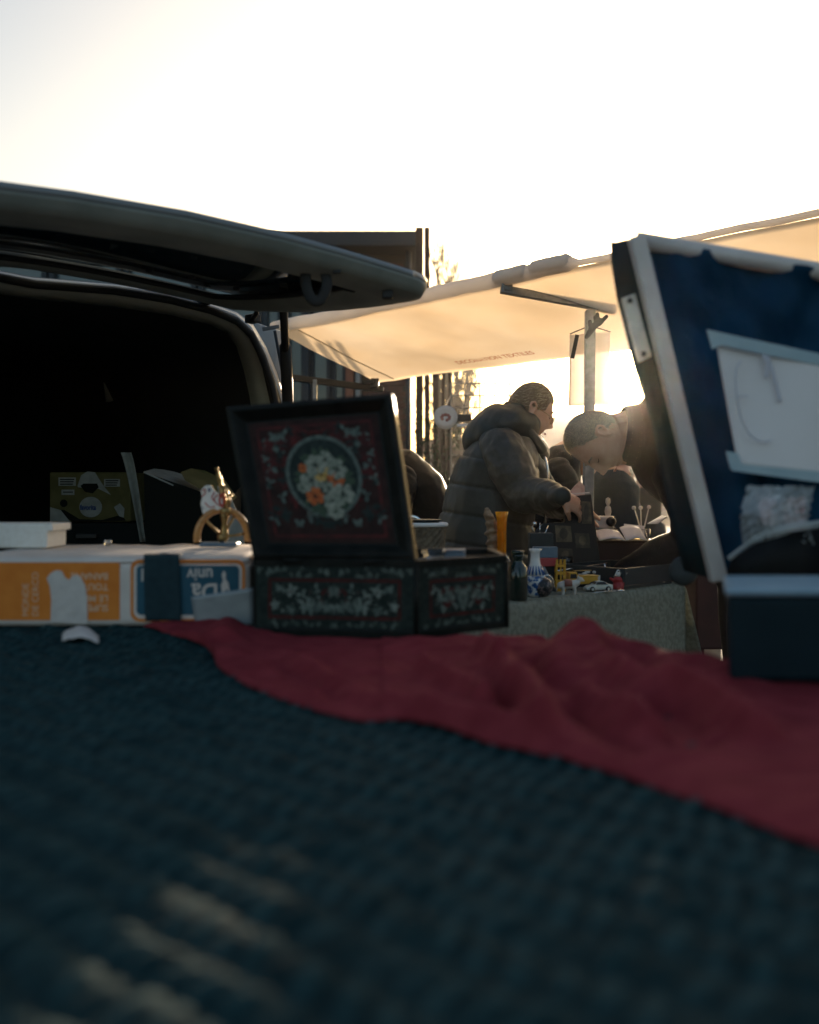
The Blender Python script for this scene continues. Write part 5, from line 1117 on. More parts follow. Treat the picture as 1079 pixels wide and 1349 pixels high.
# dark tray and the lit folded card on it
t, p, s = sit('shallow_tray', 'shallow dark tray at the corner of the stall table', 'tray', 850, 3.33)
ta, tb_, td = on_g(826, 776.5), on_g(889, 768.5), GV * 0.26
ta = ta + GV * 0.012; tb_ = tb_ + GV * 0.012
zt_ = 0.058
q = MB(); q.hexa([ta, tb_, tb_ + td, ta + td], [x + V(0, 0, 0.01) for x in (ta, tb_, tb_ + td, ta + td)]); q.build('base', M['tray'], t)
for a_, b_ in ((ta, tb_), (tb_, tb_ + td), (tb_ + td, ta + td), (ta + td, ta)):
    q = MB(); q.beam(a_ + V(0, 0, 0.011 + zt_ / 2), b_ + V(0, 0, 0.011 + zt_ / 2), 0.008, zt_); q.build('rim', M['tray'], t, bevel=0.002)
fcd = thing('folded_card', 'folded brown card catching the sun on the dark tray', 'card', P(865, 748, 3.42))
q = MB(); e0, e1, e2, e3 = P(842, 751, 3.40), P(891, 744, 3.52), P(843, 742, 3.46), P(861, 731, 3.56)
q.add([e0, e1, e1 + V(-0.002, 0.02, 0.004), e0 + V(0, 0.02, 0.004), e2, e3, P(870, 736, 3.55), P(886, 741, 3.55)], [(0, 1, 2, 3), (3, 2, 7, 6, 5, 4)]); q.build('flap', M['carton'], fcd, solid=0.002)
q = MB(); q.add([V(e0.x, e0.y, gz + 0.072), V(e1.x, e1.y, gz + 0.072), e1, e0], [(0, 1, 2, 3)]); q.build('side', M['tray'], fcd, solid=0.002)
# amber vase and carved figure
t, p, s = sit('amber_vase', 'tall slim amber glass vase glowing in the sun', 'vase', 661, 2.86)
hh = (zof(674, 2.86) - gz) 
q = MB()
def flute(r, z, k): return [p + V(r * (1 + k * math.cos(11 * 2 * PI * i / 66)) * math.cos(2 * PI * i / 66), r * (1 + k * math.cos(11 * 2 * PI * i / 66)) * math.sin(2 * PI * i / 66), z) for i in range(66)]
q.loft([flute(0.022, 0.0, 0), flute(0.022, 0.006, 0), flute(0.012, 0.02, 0.05), flute(0.0125, hh * 0.45, 0.07), flute(0.0135, hh * 0.78, 0.07), flute(0.0155, hh * 0.92, 0.04), flute(0.021, hh, 0), flute(0.019, hh, 0), flute(0.0135, hh * 0.92, 0), flute(0.0110, hh * 0.75, 0), flute(0.0100, hh * 0.3, 0), flute(0.002, hh * 0.2, 0)]); q.build('vase_body', M['amber'], t, smooth=True)
t, p, s = sit('carved_figure', 'carved brown wooden figure beside the amber vase', 'figurine', 648, 2.88)
hh = zof(668, 2.88) - gz; pts = [(650, 795), (650, 735), (648, 722), (650, 708), (646, 700), (648, 690), (645, 682), (642, 676), (641, 669)]
q = MB(); q.tube([P(a, b, 2.88) if i else V(P(a, b, 2.88).x, 2.88, gz) for i, (a, b) in enumerate(pts)], [0.022, 0.021, 0.016, 0.019, 0.014, 0.017, 0.015, 0.013, 0.006], 12)
for a, b, c_, d_ in ((640, 703, 655, 700), (642, 716, 656, 712), (641, 690, 652, 694), (640, 680, 650, 684), (642, 728, 656, 726)): q.tube(smooth_path([P(a, b, 2.875), P((a + c_) / 2, (b + d_) / 2 - 2, 2.86), P(c_, d_, 2.875)], 4), 0.0055, 7, cap_round=True)
fuse(q, 0.003, 2, lambda c, n: 0.0025 * nz(c, 90)).build('carving', M['carved'], t, smooth=True)
# basket with chrome-rimmed dish
t, p, s = sit('basket', 'dark woven basket with pale rim behind the lacquered box lid', 'basket', 558, 3.25)
zb_, zr_ = gz, zof(691, 3.25)
q = MB()
def bkt(r, z, k): return [V(p.x + (r + 0.003 * ((i + k) % 2)) * 1.25 * math.cos(2 * PI * i / 36), p.y + (r + 0.003 * ((i + k) % 2)) * math.sin(2 * PI * i / 36), z) for i in range(36)]
q.loft([bkt(0.05 + 0.012 * k / 16, zb_ + (zr_ - zb_) * k / 16, k) for k in range(17)]); q.build('weave', M['wicker'], t)
q = MB(); q.tube([V(p.x + 0.064 * 1.25 * math.cos(2 * PI * i / 24), p.y + 0.064 * math.sin(2 * PI * i / 24), zr_) for i in range(25)], 0.008, 8); q.build('rim', M['paper'], t, smooth=True)
q = MB(); q.lathe([(0.05, 0), (0.062, 0.010), (0.064, 0.014), (0.05, 0.012), (0.0, 0.006)], V(p.x, p.y, zr_ + 0.004), 24); q.build('dark_cover', M['tray'], t, smooth=True)
t, p, s = sit('chrome_dish', 'round chrome dish edge standing upright behind the basket', 'dish', 541, 3.34)
zc_ = zof(697, 3.34)
q = MB(); q.lathe([(0.0, 0.0), (0.040, 0.0), (0.052, 0.008), (0.052, 0.012), (0.04, 0.005), (0.0, 0.005)], V(p.x, p.y, zc_), 30, MP); q.build('dish', M['chrome'], t, smooth=True)
q = MB(); q.box(V(p.x, p.y, (gz + zc_ - 0.045) / 2), (0.09, 0.06, zc_ - 0.045 - gz)); q.build('stand', M['album'], t, bevel=0.003)
t, p, s = sit('white_figurine', 'small pale figurine standing behind the open book', 'figurine', 801, 3.78)
q = MB(); zz = zof(694, p.y); q.lathe([(r * s, zz + z * s) for r, z in ((0, 0), (6, 0), (5.5, 6), (3, 14), (4.5, 20), (3.5, 26), (1.5, 28), (3.4, 32), (3, 37), (0, 39))], V(p.x, p.y, 0), 16); q.build('figure', M['toy_white'], t, smooth=True)
q = MB(); q.box(V(p.x, p.y, (gz + zz) / 2 - 0.002), (0.06, 0.05, zz - gz - 0.004)); q.build('plinth', M['maroon'], t)
t, p, s = goods('brass_bell', 'small brass bell between the dark bottle and the amber vase', 'bell', 671, 793)
p = p + V(0.0, 0.16, 0); q = MB(); q.lathe([(r * s, z * s) for r, z in ((10, 0), (9, 3), (6, 10), (5, 17), (2, 20), (1.5, 26), (3, 29), (2.5, 34), (0, 36))], p, 18); q.build('bell', M['brass'], t, smooth=True)
t, p, s = goods('glass_jar', 'little clear glass jar between the round ornament and yellow tower', 'jar', 729, 776)
p = p + V(0, 0.10, 0); q = MB(); q.lathe([(r * s, z * s) for r, z in ((0, 0), (7, 0), (8, 2), (8, 18), (6, 21), (6, 25), (5, 25), (5, 21), (7, 17), (7, 3), (0, 2))], p, 18); q.build('jar_body', M['glass'], t, smooth=True)
q = MB(); q.lathe([(0, 25.2 * s), (6.5 * s, 25.2 * s), (6.5 * s, 30 * s), (0, 30 * s)], p, 18); q.build('lid', M['chrome'], t, smooth=True)
t, p, s = goods('tea_spoon', 'bright metal spoon lying by the silver toy car', 'spoon', 778, 783)
p = p + V(0.01, 0.015, 0.003); q = MB(); q.tube([p, p + V(0.05, 0.018, 0.004), p + V(0.085, 0.030, 0.003)], [0.0018, 0.0016, 0.003], 7, flat=0.6); q.ball(p + V(0.098, 0.035, 0.004), (0.015, 0.010, 0.004), 10, Matrix.Rotation(0.35, 3, 'Z')); q.build('spoon', M['chrome'], t, smooth=True)
t, p, s = goods('glass_goblet', 'small stemmed glass standing behind the yellow toy truck', 'glass', 758, 772)
p = p + V(0, 0.17, 0); q = MB(); q.lathe([(r * s, z * s) for r, z in ((0, 0), (8, 0), (7, 1.5), (1.4, 3), (1.2, 16), (3, 19), (7, 24), (8, 34), (7.3, 34), (6.2, 25), (2, 20.5), (0, 20))], p, 20); q.build('goblet', M['glass'], t, smooth=True)
# album with old photographs, in the woman's hand
YA = 3.42
alb = thing('photo_album', 'black photo album with old pictures held upright by the person in the grey jacket', 'album', V(P(745, 700, YA).x, YA, gz))
a_pts = [(745, 655), (779, 651), (791, 742), (789, 770), (708, 775), (706, 700), (716, 690), (744, 688)]
q = MB(); q.prism([V(P(a, b, YA).x, YA, max(P(a, b, YA).z, gz)) for a, b in a_pts], (0, 0.035, 0)); q.build('cover', M['album'], alb, bevel=0.003)
q = MB(); q.beam(P(752, 650.5, YA + 0.018), P(776, 649, YA + 0.018), 0.026, 0.004); q.build('page_edge', M['paper'], alb)
for (a, b, c_, d_, m) in ((765, 660, 778, 690, 'photo_a'), (731, 692, 752, 714, 'photo_a'), (757, 702, 776, 722, 'photo_b'), (712, 700, 726, 722, 'photo_b'), (734, 722, 754, 740, 'photo_b')):
    q = MB(); q.add([P(a, b, YA - 0.002), P(c_, b + 1, YA - 0.002), P(c_ + 2, d_, YA - 0.002), P(a + 2, d_, YA - 0.002)], [(0, 1, 2, 3)]); q.build('old_picture', M[m], alb, solid=0.001)
    q = MB(); q.add([P((a + c_) / 2 + 1 + (c_ - a) * 0.26 * math.cos(k_ * 0.449) , (b + d_) / 2 + (d_ - b) * 0.33 * math.sin(k_ * 0.449), YA - 0.0032) for k_ in range(14)], [tuple(range(14))]); q.build('picture_figure', M['photo_b' if m == 'photo_a' else 'photo_a'], alb)
mp = thing('map_sheet', 'pinkish printed sheet sticking up behind the photo album', 'paper', P(757, 650, 3.5))
q = MB(); q.add([P(752, 690, 3.5), P(745, 655, 3.5), P(756, 641, 3.52), P(763, 634, 3.52), P(770, 640, 3.52), P(772, 690, 3.5)], [(0, 1, 2, 3, 4, 5)]); q.build('sheet', M['map'], mp, solid=0.001)
# dark cabinet with open book and glass-headed pins
t, p, s = sit('dark_chest', 'dark chest carrying the open book and pin glass', 'chest', 822, 3.62)
zc_ = zof(713, 3.55)
q = MB(); q.box(V(p.x, p.y + 0.02, (gz + zc_) / 2 - 0.002), (0.25, 0.18, zc_ - gz - 0.008)); q.build('chest_body', M['maroon'], t, bevel=0.004)
q = MB(); q.box(V(p.x, p.y + 0.02, zc_ - 0.003), (0.26, 0.19, 0.007)); q.build('chest_lid', M['maroon'], t, bevel=0.002)
t, p, s = sit('open_book', 'open book with white pages on the dark chest', 'book', 812, 3.58); t.location.z = zc_
def leaf(x0_, x1_, py, y0, tilt, m='paper'):
    a, b = (x0_ - PX0) / F * y0, (x1_ - PX0) / F * y0; q = MB()
    q.grid(10, 5, lambda u, v: V(a + (b - a) * u, y0 - 0.03 + 0.12 * v, zc_ + 0.003 + tilt * v + 0.012 * math.sin(PI * u) * 0.8)); return q.build('page', M[m], t, smooth=True, solid=0.003)
leaf(788, 822, 710, 3.56, 0.030); leaf(823, 850, 705, 3.56, 0.045)
q = MB(); q.box(V(((819) - PX0) / F * 3.56, 3.59, zc_ + 0.0022), (0.19, 0.13, 0.003)); q.build('cover', M['maroon'], t)
cdt = thing('white_card', 'white card propped up behind the open book', 'card', V((836 - PX0) / F * 3.66, 3.66, zc_))
q = MB(); q.add([P(822, 708, 3.66), P(849, 710, 3.66), P(849, 693, 3.70), P(822, 690, 3.70)], [(0, 1, 2, 3)]); q.build('card', M['paper'], cdt, solid=0.002)
pg = thing('pin_glass', 'small glass holding three long glass headed pins', 'glass', V((845 - PX0) / F * 3.72, 3.72, zc_))
zp = zof(700, 3.72)
q = MB(); q.lathe([(0.0, 0), (0.03, 0), (0.034, 0.01), (0.036, zp - zc_ + 0.01), (0.034, zp - zc_ + 0.01), (0.03, 0.012), (0.0, 0.010)], V((845 - PX0) / F * 3.72, 3.72, zc_), 18); q.build('tumbler', M['glass'], pg, smooth=True)
for a, b in (((843, 694), (835, 669)), ((845, 694), (844, 669)), ((849, 694), (855, 668))):
    q = MB(); q.tube([P(*a, 3.72), P(*b, 3.72)], [0.003, 0.0022], 6); q.ball(P(b[0], b[1], 3.72), 0.009, 10); q.build('pin', M['porcelain'], pg, smooth=True)
t, p, s = sit('camera_body', 'small pale camera on the chest behind the photo album', 'camera', 796, 3.72)
zz = zof(695, 3.72)
q = MB(); q.box(V(p.x, p.y, zz + 0.02), (0.075, 0.04, 0.055)); q.build('case', M['porcelain'], t, bevel=0.008)
q = MB(); q.lathe([(0, 0), (0.018, 0), (0.02, 0.02), (0.014, 0.03), (0, 0.03)], V(p.x + 0.02, p.y - 0.02, zz + 0.025), 16, MP); q.build('lens', M['toy_black'], t, smooth=True)
q = MB(); q.box(V(p.x, p.y, (gz + zz - 0.008) / 2), (0.12, 0.05, zz - 0.008 - gz)); q.build('stand', M['jacket_navy'], t, bevel=0.004)

# ---- dark chest and pale cartons on the ground past the table
t = thing('maroon_chest', 'dark maroon chest standing beyond the damask table corner', 'chest', V(1.5, 4.9, 0))
q = MB(); q.box((1.79, 4.95, 0.565), (0.70, 0.6, 0.46)); q.build('chest_body', M['maroon'], t, bevel=0.01)
q = MB(); q.box((1.79, 4.95, 0.832), (0.76, 0.64, 0.07)); q.build('chest_lid', M['maroon'], t, bevel=0.01)
for dx in (-0.32, 0.32):
    for dy in (-0.25, 0.25):
        q = MB(); q.box((1.79 + dx, 4.95 + dy, 0.168), (0.04, 0.04, 0.334)); q.build('leg', M['maroon'], t)
t = thing('pale_carton', 'pale sunlit carton on the ground below the maroon chest', 'carton', V(1.95, 5.9, 0))
q = MB(); q.box((1.86, 5.9, 0.12), (0.15, 0.3, 0.24)); q.build('carton_body', M['carton'], t, bevel=0.004)
q = MB(); q.box((1.86, 5.74, 0.235), (0.16, 0.10, 0.008), M=Matrix.Rotation(0.4, 3, 'X')); q.build('flap', M['carton'], t)

# ================================================================== PEOPLE
def head_mesh(q, c, fwd, upv, sc=1.0, nose=1.0, jaw=1.0, fem=0.0):
    f = Vector(fwd).normalized(); u_ = (Vector(upv) - f * Vector(upv).dot(f)).normalized(); l = u_.cross(f)
    def W(x, y, z): return Vector(c) + (f * x + l * y + u_ * z) * sc
    G = lambda a, s_: math.exp(-(a / s_) ** 2)
    def shape(th, ph):
        # th: polar from the top, ph: azimuth from the face
        z = 0.118 * math.cos(th); r = math.sin(th); cx, cy = math.cos(ph), math.sin(ph)
        rx = 0.098 if cx < 0 else 0.092; x = rx * r * cx; y = 0.076 * r * (abs(cy) ** 0.92) * (1 if cy > 0 else -1)
        low = max(0.0, min(1.0, (-z) / 0.118))
        if cx > 0:
            y *= 1 - 0.30 * low ** 1.5; x = x * (1 - 0.05 * low) + 0.016 * low * cx
        else:
            x *= 1 - 0.52 * low ** 1.2; y *= 1 - 0.22 * low
        z += 0.012 * (1 if z > 0 and cx < 0 else 0) * r * (-cx) * 0.5
        front = max(0.0, cx) ** 0.6
        d = 0.0
        d += nose * (0.025 * G(y, 0.012) * G(z + 0.030, 0.013) + 0.017 * G(y, 0.010) * G(z + 0.012, 0.018) + 0.010 * G(y, 0.010) * G(z - 0.008, 0.02) + 0.008 * (G(y - 0.012, 0.008) + G(y + 0.012, 0.008)) * G(z + 0.036, 0.009))
        d -= 0.011 * (G(y - 0.032, 0.016) + G(y + 0.032, 0.016)) * G(z - 0.008, 0.013)
        d += 0.006 * (G(y - 0.032, 0.012) + G(y + 0.032, 0.012)) * G(z - 0.006, 0.008)
        d += 0.0055 * (1 - 0.5 * fem) * G(abs(y) - 0.028, 0.022) * G(z - 0.028, 0.010)
        d += 0.006 * G(y, 0.022) * G(z + 0.060, 0.006) + 0.0065 * G(y, 0.019) * G(z + 0.075, 0.007) - 0.004 * G(y, 0.026) * G(z + 0.0675, 0.003)
        d += jaw * 0.013 * G(y, 0.022) * G(z + 0.102, 0.017) - 0.004 * G(y, 0.03) * G(z + 0.086, 0.006)
        d += 0.004 * (G(y - 0.045, 0.018) + G(y + 0.045, 0.018)) * G(z + 0.022, 0.018)
        x += d * front
        return W(x, y, z)
    n, m_ = 72, 60
    rings = [[shape(PI * (i + 0.5) / m_, 2 * PI * k / n) for k in range(n)] for i in range(m_)]
    q.loft(rings[::-1])
    for sy in (-1, 1):                        # ears
        base = [(-0.012, 0.004), (-0.022, 0.020), (-0.022, 0.034), (-0.010, 0.040), (0.004, 0.032), (0.006, 0.012), (0.001, -0.008), (-0.006, -0.020), (-0.012, -0.012)]
        q.tube([W(x - 0.004, sy * (0.079 + 0.009 * (i in (1, 2, 3))), z - 0.012) for i, (x, z) in enumerate(base)] , 0.0055, 8, cap_round=True)
        q.ball(W(-0.012, sy * 0.074, -0.004), (0.012, 0.008, 0.022), 10, Matrix((f, l, u_)).transposed())
    return W
def face_bits(parent, W, sc, lip=True):
    for sy in (-1, 1):
        q = MB(); q.tube([W(0.0815, sy * 0.020, 0.002), W(0.0865, sy * 0.027, -0.0015), W(0.0850, sy * 0.036, -0.0015), W(0.0765, sy * 0.044, 0.002)], [0.0006, 0.0016 * sc, 0.0016 * sc, 0.0006], 6); q.build('eyelashes', M['iris'], parent, smooth=True)
        q = MB(); q.tube([W(0.090, sy * 0.016, 0.026), W(0.089, sy * 0.033, 0.031), W(0.078, sy * 0.050, 0.026)], [0.003 * sc, 0.0036 * sc, 0.002 * sc], 6, cap_round=True); q.build('eyebrow', M['hair_grey'], parent, smooth=True)
    q = MB(); q.tube([W(0.093, 0.021, -0.0675), W(0.101, 0.008, -0.066), W(0.102, 0, -0.0668), W(0.101, -0.008, -0.066), W(0.093, -0.021, -0.0675)], [0.001, 0.0034 * sc, 0.0036 * sc, 0.0034 * sc, 0.001], 6); q.build('lips', M['lips'], parent, smooth=True)
def hand(q, wrist, dirv, palm, sc=1.0, curl=0.6, thumb=1):
    """wrist point, direction to the knuckles, palm normal; five separate fingers"""
    d = Vector(dirv).normalized(); n = (Vector(palm) - d * Vector(palm).dot(d)).normalized(); s_ = d.cross(n) * thumb
    L = 0.088 * sc
    rings = []
    for k in range(6):
        t = k / 5; w_ = (0.026 + 0.016 * math.sin(min(1, t * 1.3) * PI / 2)) * sc; h_ = (0.019 - 0.005 * t) * sc
        rings.append([Vector(wrist) + d * (L * t) + s_ * (w_ * math.cos(a)) + n * (h_ * math.sin(a)) for a in [2 * PI * i / 12 for i in range(12)]])
    q.loft(rings)
    for i, (off, ln) in enumerate(((0.031, 0.070), (0.011, 0.080), (-0.010, 0.074), (-0.030, 0.058))):
        p0 = Vector(wrist) + d * (L * 0.93) + s_ * (off * sc); dd = d.copy() + s_ * (0.10 * (1.5 - i) / 1.5); pts = [p0 - d * 0.02]; a = curl * (0.7 + 0.12 * i)
        pts.append(p0); cur = dd.normalized()
        for seg, fr in enumerate((0.45, 0.31, 0.24)):
            ax = a * (0.55, 0.9, 0.7)[seg]; cur = (cur * math.cos(ax) + n * math.sin(ax)).normalized(); pts.append(pts[-1] + cur * (ln * fr * sc))
        q.tube(pts, [0.0095 * sc, 0.0092 * sc, 0.0085 * sc, 0.0078 * sc, 0.0062 * sc], 8, cap_round=True)
    t0 = Vector(wrist) + d * (0.02 * sc) + s_ * (0.022 * sc)
    q.tube([t0, t0 + (d * 0.6 + s_ * 0.7 + n * 0.3).normalized() * 0.035 * sc, t0 + (d * 0.6 + s_ * 0.7 + n * 0.3).normalized() * 0.035 * sc + (d * 0.85 + n * 0.5).normalized() * 0.03 * sc, t0 + (d * 0.6 + s_ * 0.7 + n * 0.3).normalized() * 0.035 * sc + (d * 0.85 + n * 0.6).normalized() * 0.055 * sc], [0.013 * sc, 0.0115 * sc, 0.0098 * sc, 0.0075 * sc], 8, cap_round=True)
def leg_pair(q, hips, foot_y, r=0.085, spread=0.10, fwd=V(1, 0, 0)):
    sd = V(-fwd.y, fwd.x, 0)
    for sg in (-1, 1):
        h_ = hips + sd * (spread * sg); a_ = V(h_.x, h_.y, 0.09) + fwd * (0.03 * sg); k_ = h_.lerp(a_, 0.5) + fwd * 0.03
        q.tube([h_ + V(0, 0, 0.03), h_.lerp(k_, 0.6), k_, k_.lerp(a_, 0.4), a_], [r * 1.15, r * 0.98, r * 0.75, r * 0.74, r * 0.55], 12)
def boots(parent, hips, spread, fwd):
    sd = V(-fwd.y, fwd.x, 0)
    for sg in (-1, 1):
        a_ = V(hips.x, hips.y, 0) + sd * (spread * sg) + fwd * (0.03 * sg)
        q = MB(); q.loft([[a_ + fwd * x + sd * (w_ * math.cos(t)) + V(0, 0, max(0.001, z0 + h_ * math.sin(t))) for t in [2 * PI * k / 12 for k in range(12)]] for x, w_, z0, h_ in ((-0.09, 0.03, 0.05, 0.05), (-0.05, 0.045, 0.07, 0.07), (0.02, 0.047, 0.06, 0.062), (0.10, 0.05, 0.04, 0.042), (0.17, 0.035, 0.025, 0.025))]); q.build('boot', M['boot'], parent, smooth=True)
def ell(c, ax, bx_, a, b, n=20): return [c + ax * (a * math.cos(2 * PI * k / n)) + bx_ * (b * math.sin(2 * PI * k / n)) for k in range(n)]

def strands(W, edge, n, L, width, name, m, parent, seed, lay=0.5, th0=0.0, fly=0.0):
    rnd = random.Random(seed); q = MB()
    for _ in range(n):
        ph = rnd.uniform(0, 2 * PI); tm = edge(ph) + rnd.gauss(0, 0.05); th = th0 + (tm - th0) * math.sqrt(rnd.random())
        z = 0.118 * math.cos(th); r = math.sin(th); cx, cy = math.cos(ph), math.sin(ph); rx = 0.098 if cx < 0 else 0.092
        x = rx * r * cx; y = 0.076 * r * (abs(cy) ** 0.92) * (1 if cy > 0 else -1); low = max(0.0, -z / 0.118)
        if cx < 0: x *= 1 - 0.52 * low ** 1.2; y *= 1 - 0.22 * low
        else: y *= 1 - 0.30 * low ** 1.5
        b0 = V(x, y, z) * (1.008 + fly); nrm = V(x / 0.0096, y / 0.0058, z / 0.0139).normalized()
        d = (nrm * (1 - lay) + V(-0.6, 0.25 * (1 if y > 0 else -1), -0.5) * lay + V(rnd.gauss(0, 0.2), rnd.gauss(0, 0.2), rnd.gauss(0, 0.2))).normalized()
        sd = d.cross(nrm + V(0.01, 0.02, 0.03)).normalized() * width; l = L * rnd.uniform(0.6, 1.3); mid = b0 + d * l * 0.5; tip = b0 + d * l - nrm * l * 0.15
        o = [b0 - sd, b0 + sd, mid + sd * 0.8, mid - sd * 0.8, tip]
        q.add([W(*p) for p in o], [(0, 1, 2, 3), (3, 2, 4)])
    return struct(q.build(name, m, parent), 'stuff')
def fuzz(o, n, L, seed, parent=None, m='fuzz', width=0.0005):
    """short fibres standing off a piece of cloth"""
    rnd = random.Random(seed); me = o.data; q = MB(); ps = me.polygons; N = len(ps)
    for _ in range(n):
        p = ps[rnd.randrange(N)]; c = p.center; nrm = p.normal
        d = (nrm + V(rnd.gauss(0, 0.45), rnd.gauss(0, 0.45), rnd.gauss(0, 0.45))).normalized(); sd = d.cross(V(rnd.gauss(0, 1), rnd.gauss(0, 1), rnd.gauss(0, 1))).normalized() * width; l = L * rnd.uniform(0.5, 1.4)
        q.add([c - sd, c + sd, c + d * l], [(0, 1, 2)])
    f_ = struct(q.build('fibres', M[m], o), 'stuff'); return f_
# ---- person in the grey quilted jacket
YW = 3.95
wm = thing('person', 'person in grey quilted hooded jacket holding the black photo album', 'person', V(P(640, 700, YW).x, YW, 0), group='people at the stall')
hc = P(699, 541, YW)
q = MB()
hf, hu = V(0.93, 0.10, -0.42), V(0.40, 0.02, 0.90)
Wh = head_mesh(q, hc, hf, hu, 0.98, nose=0.95, fem=0.8)
q.tube([Wh(-0.03, 0, -0.06), P(686, 580, YW), P(672, 606, YW)], [0.055, 0.058, 0.07], 14)
sh_n, el_n, wr_n = P(664, 596, YW - 0.19), P(690, 650, YW - 0.30), P(741, 654, YA - 0.05)
sh_f, el_f, wr_f = P(676, 594, YW + 0.19), P(716, 655, YW + 0.16), P(752, 664, YA + 0.10)
pel = P(636, 745, YW); che = P(658, 615, YW)
q.tube([che, P(650, 660, YW), pel, pel - V(0, 0, 0.08)], [0.13, 0.13, 0.15, 0.13], 16)
for a_, b_, c_ in ((sh_n, el_n, wr_n), (sh_f, el_f, wr_f)):
    q.tube([che.lerp(a_, 0.5), a_, b_, c_], [0.06, 0.05, 0.042, 0.028], 12, cap_round=True)
hand(q, wr_n, V(0.60, 0.30, -0.35), V(0.35, 0.6, -0.5), 0.9, 0.85, thumb=-1)
hand(q, wr_f, V(0.5, -0.2, -0.5), V(0.2, -0.8, -0.4), 0.98, 0.6, thumb=1)
leg_pair(q, pel, YW, 0.08, 0.10)
body_w = fuse(q, 0.0036, 2).build('body', M['skin_w'], wm, smooth=True)
face_bits(body_w, Wh, 0.98)
# spectacles
q = MB()
for sy in (-1, 1):
    q.tube([Wh(0.100 + 0.0 * k, sy * 0.033 + 0.021 * math.cos(2 * PI * k / 16), -0.004 + 0.017 * math.sin(2 * PI * k / 16)) for k in range(17)], 0.0014, 5)
    q.tube([Wh(0.098, sy * 0.054, 0.0), Wh(0.05, sy * 0.077, 0.006), Wh(-0.004, sy * 0.083, 0.012)], 0.0014, 5)
q.tube([Wh(0.100, -0.012, 0), Wh(0.112, 0, 0.002), Wh(0.100, 0.012, 0)], 0.0014, 5)
tag(q.build('spectacles', M['brass'], smooth=True), 'thin framed spectacles worn by the person in the grey jacket', 'spectacles')
# hair drawn back
q = MB()
def hair_cap(q, W, grow, edge, n=48, m_=26, rough=0.002):
    def pt(i, k):
        ph = 2 * PI * k / n; tmax = edge(ph); th = tmax * (i + 0.3) / m_
        z = 0.118 * math.cos(th); r = math.sin(th); cx, cy = math.cos(ph), math.sin(ph); rx = 0.098 if cx < 0 else 0.092
        x = rx * r * cx; y = 0.076 * r * (abs(cy) ** 0.92) * (1 if cy > 0 else -1); low = max(0.0, -z / 0.118)
        if cx < 0: x *= 1 - 0.52 * low ** 1.2; y *= 1 - 0.22 * low
        else: y *= 1 - 0.30 * low ** 1.5
        z += 0.012 * (1 if z > 0 and cx < 0 else 0) * r * (-cx) * 0.5
        g_ = 1 + grow * min(1, (m_ - i) / 4) ; p_ = V(x, y, z) * g_; p_ *= 1 + rough / 0.1 * nz((x * 60, y * 60, z * 18), 1)
        return W(p_.x, p_.y, p_.z)
    return q.loft([[pt(i, k) for k in range(n)] for i in range(m_)][::-1], caps=True)
hair_cap(q, Wh, 0.075, lambda ph: (1.02 if math.cos(ph) > 0.55 else 1.50 if math.cos(ph) > 0.1 else 1.72 if math.cos(ph) > -0.15 else 2.25))
q.ball(Wh(-0.088, 0, -0.040), (0.034, 0.045, 0.040), 14)
fuse(q, 0.0035, 3, lambda c, n: 0.002 * nz((c.x * 90, c.y * 90, c.z * 40), 1)).build('hair', M['hair_light'], wm, smooth=True)
strands(Wh, lambda ph: 1.0 if math.cos(ph) > 0.5 else 1.45 if math.cos(ph) > 0 else 2.0, 1800, 0.028, 0.0005, 'loose_strands', M['strand'], body_w, 8, 0.8, 0.0, 0.07)
# the jacket: quilted body, sleeves and hood
q = MB()
axd = V(0.0, 1, 0)
for_ring = [(760, 634, 70, 0.24), (730, 637, 68, 0.245), (700, 640, 64, 0.245), (668, 645, 60, 0.24), (640, 650, 57, 0.24), (615, 656, 52, 0.245), (595, 663, 46, 0.23), (578, 671, 36, 0.16), (566, 678, 27, 0.10)]
rings = []
for py, px, hw, dep in for_ring:
    c = P(px, py, YW); tilt = V(1, 0, -0.18).normalized(); rings.append(ell(c, tilt, axd, hw / F * YW, dep, 28))
q.loft(rings)
jw = fuse(q, 0.006, 6)
seams = [(560 + 0, ), (603,), (643,), (682,), (721,), (760,)]
def quilt(c, n):
    # diagonal stitch lines round the body, soft padding between them
    px = PX0 + (c.x) / c.y * F; py = HY - (c.z - H) / c.y * F
    v_ = (py - 0.16 * (px - 640) - 566) / 39.0; fr = v_ - math.floor(v_); e = min(fr, 1 - fr)
    return -0.005 + 0.0085 * (1 - math.exp(-(e / 0.045) ** 1.1)) + 0.006 * nz((c.x * 1.2, c.y * 1.2, c.z * 2.5), 5) + 0.004 * nz(c, 16) + 0.0035 * nz((c.x * 34, c.y * 34, c.z * 7), 1) * math.exp(-(e / 0.22) ** 2)
jm = MB(); q2 = jw; jm.add([V(0, 0, 0)] * 0, [])
def redisplace(mb, fn, smooth=True):
    me = mb.mesh('t'); me.update(); vs = [v.co.copy() for v in me.vertices]; ns = [v.normal.copy() for v in me.vertices]; fs_ = [tuple(p.vertices) for p in me.polygons]; bpy.data.meshes.remove(me)
    o = MB(); o.add([c + n * fn(c, n) for c, n in zip(vs, ns)], fs_); return o
redisplace(jw, quilt).build('jacket', M['jacket_grey'], wm, smooth=True)
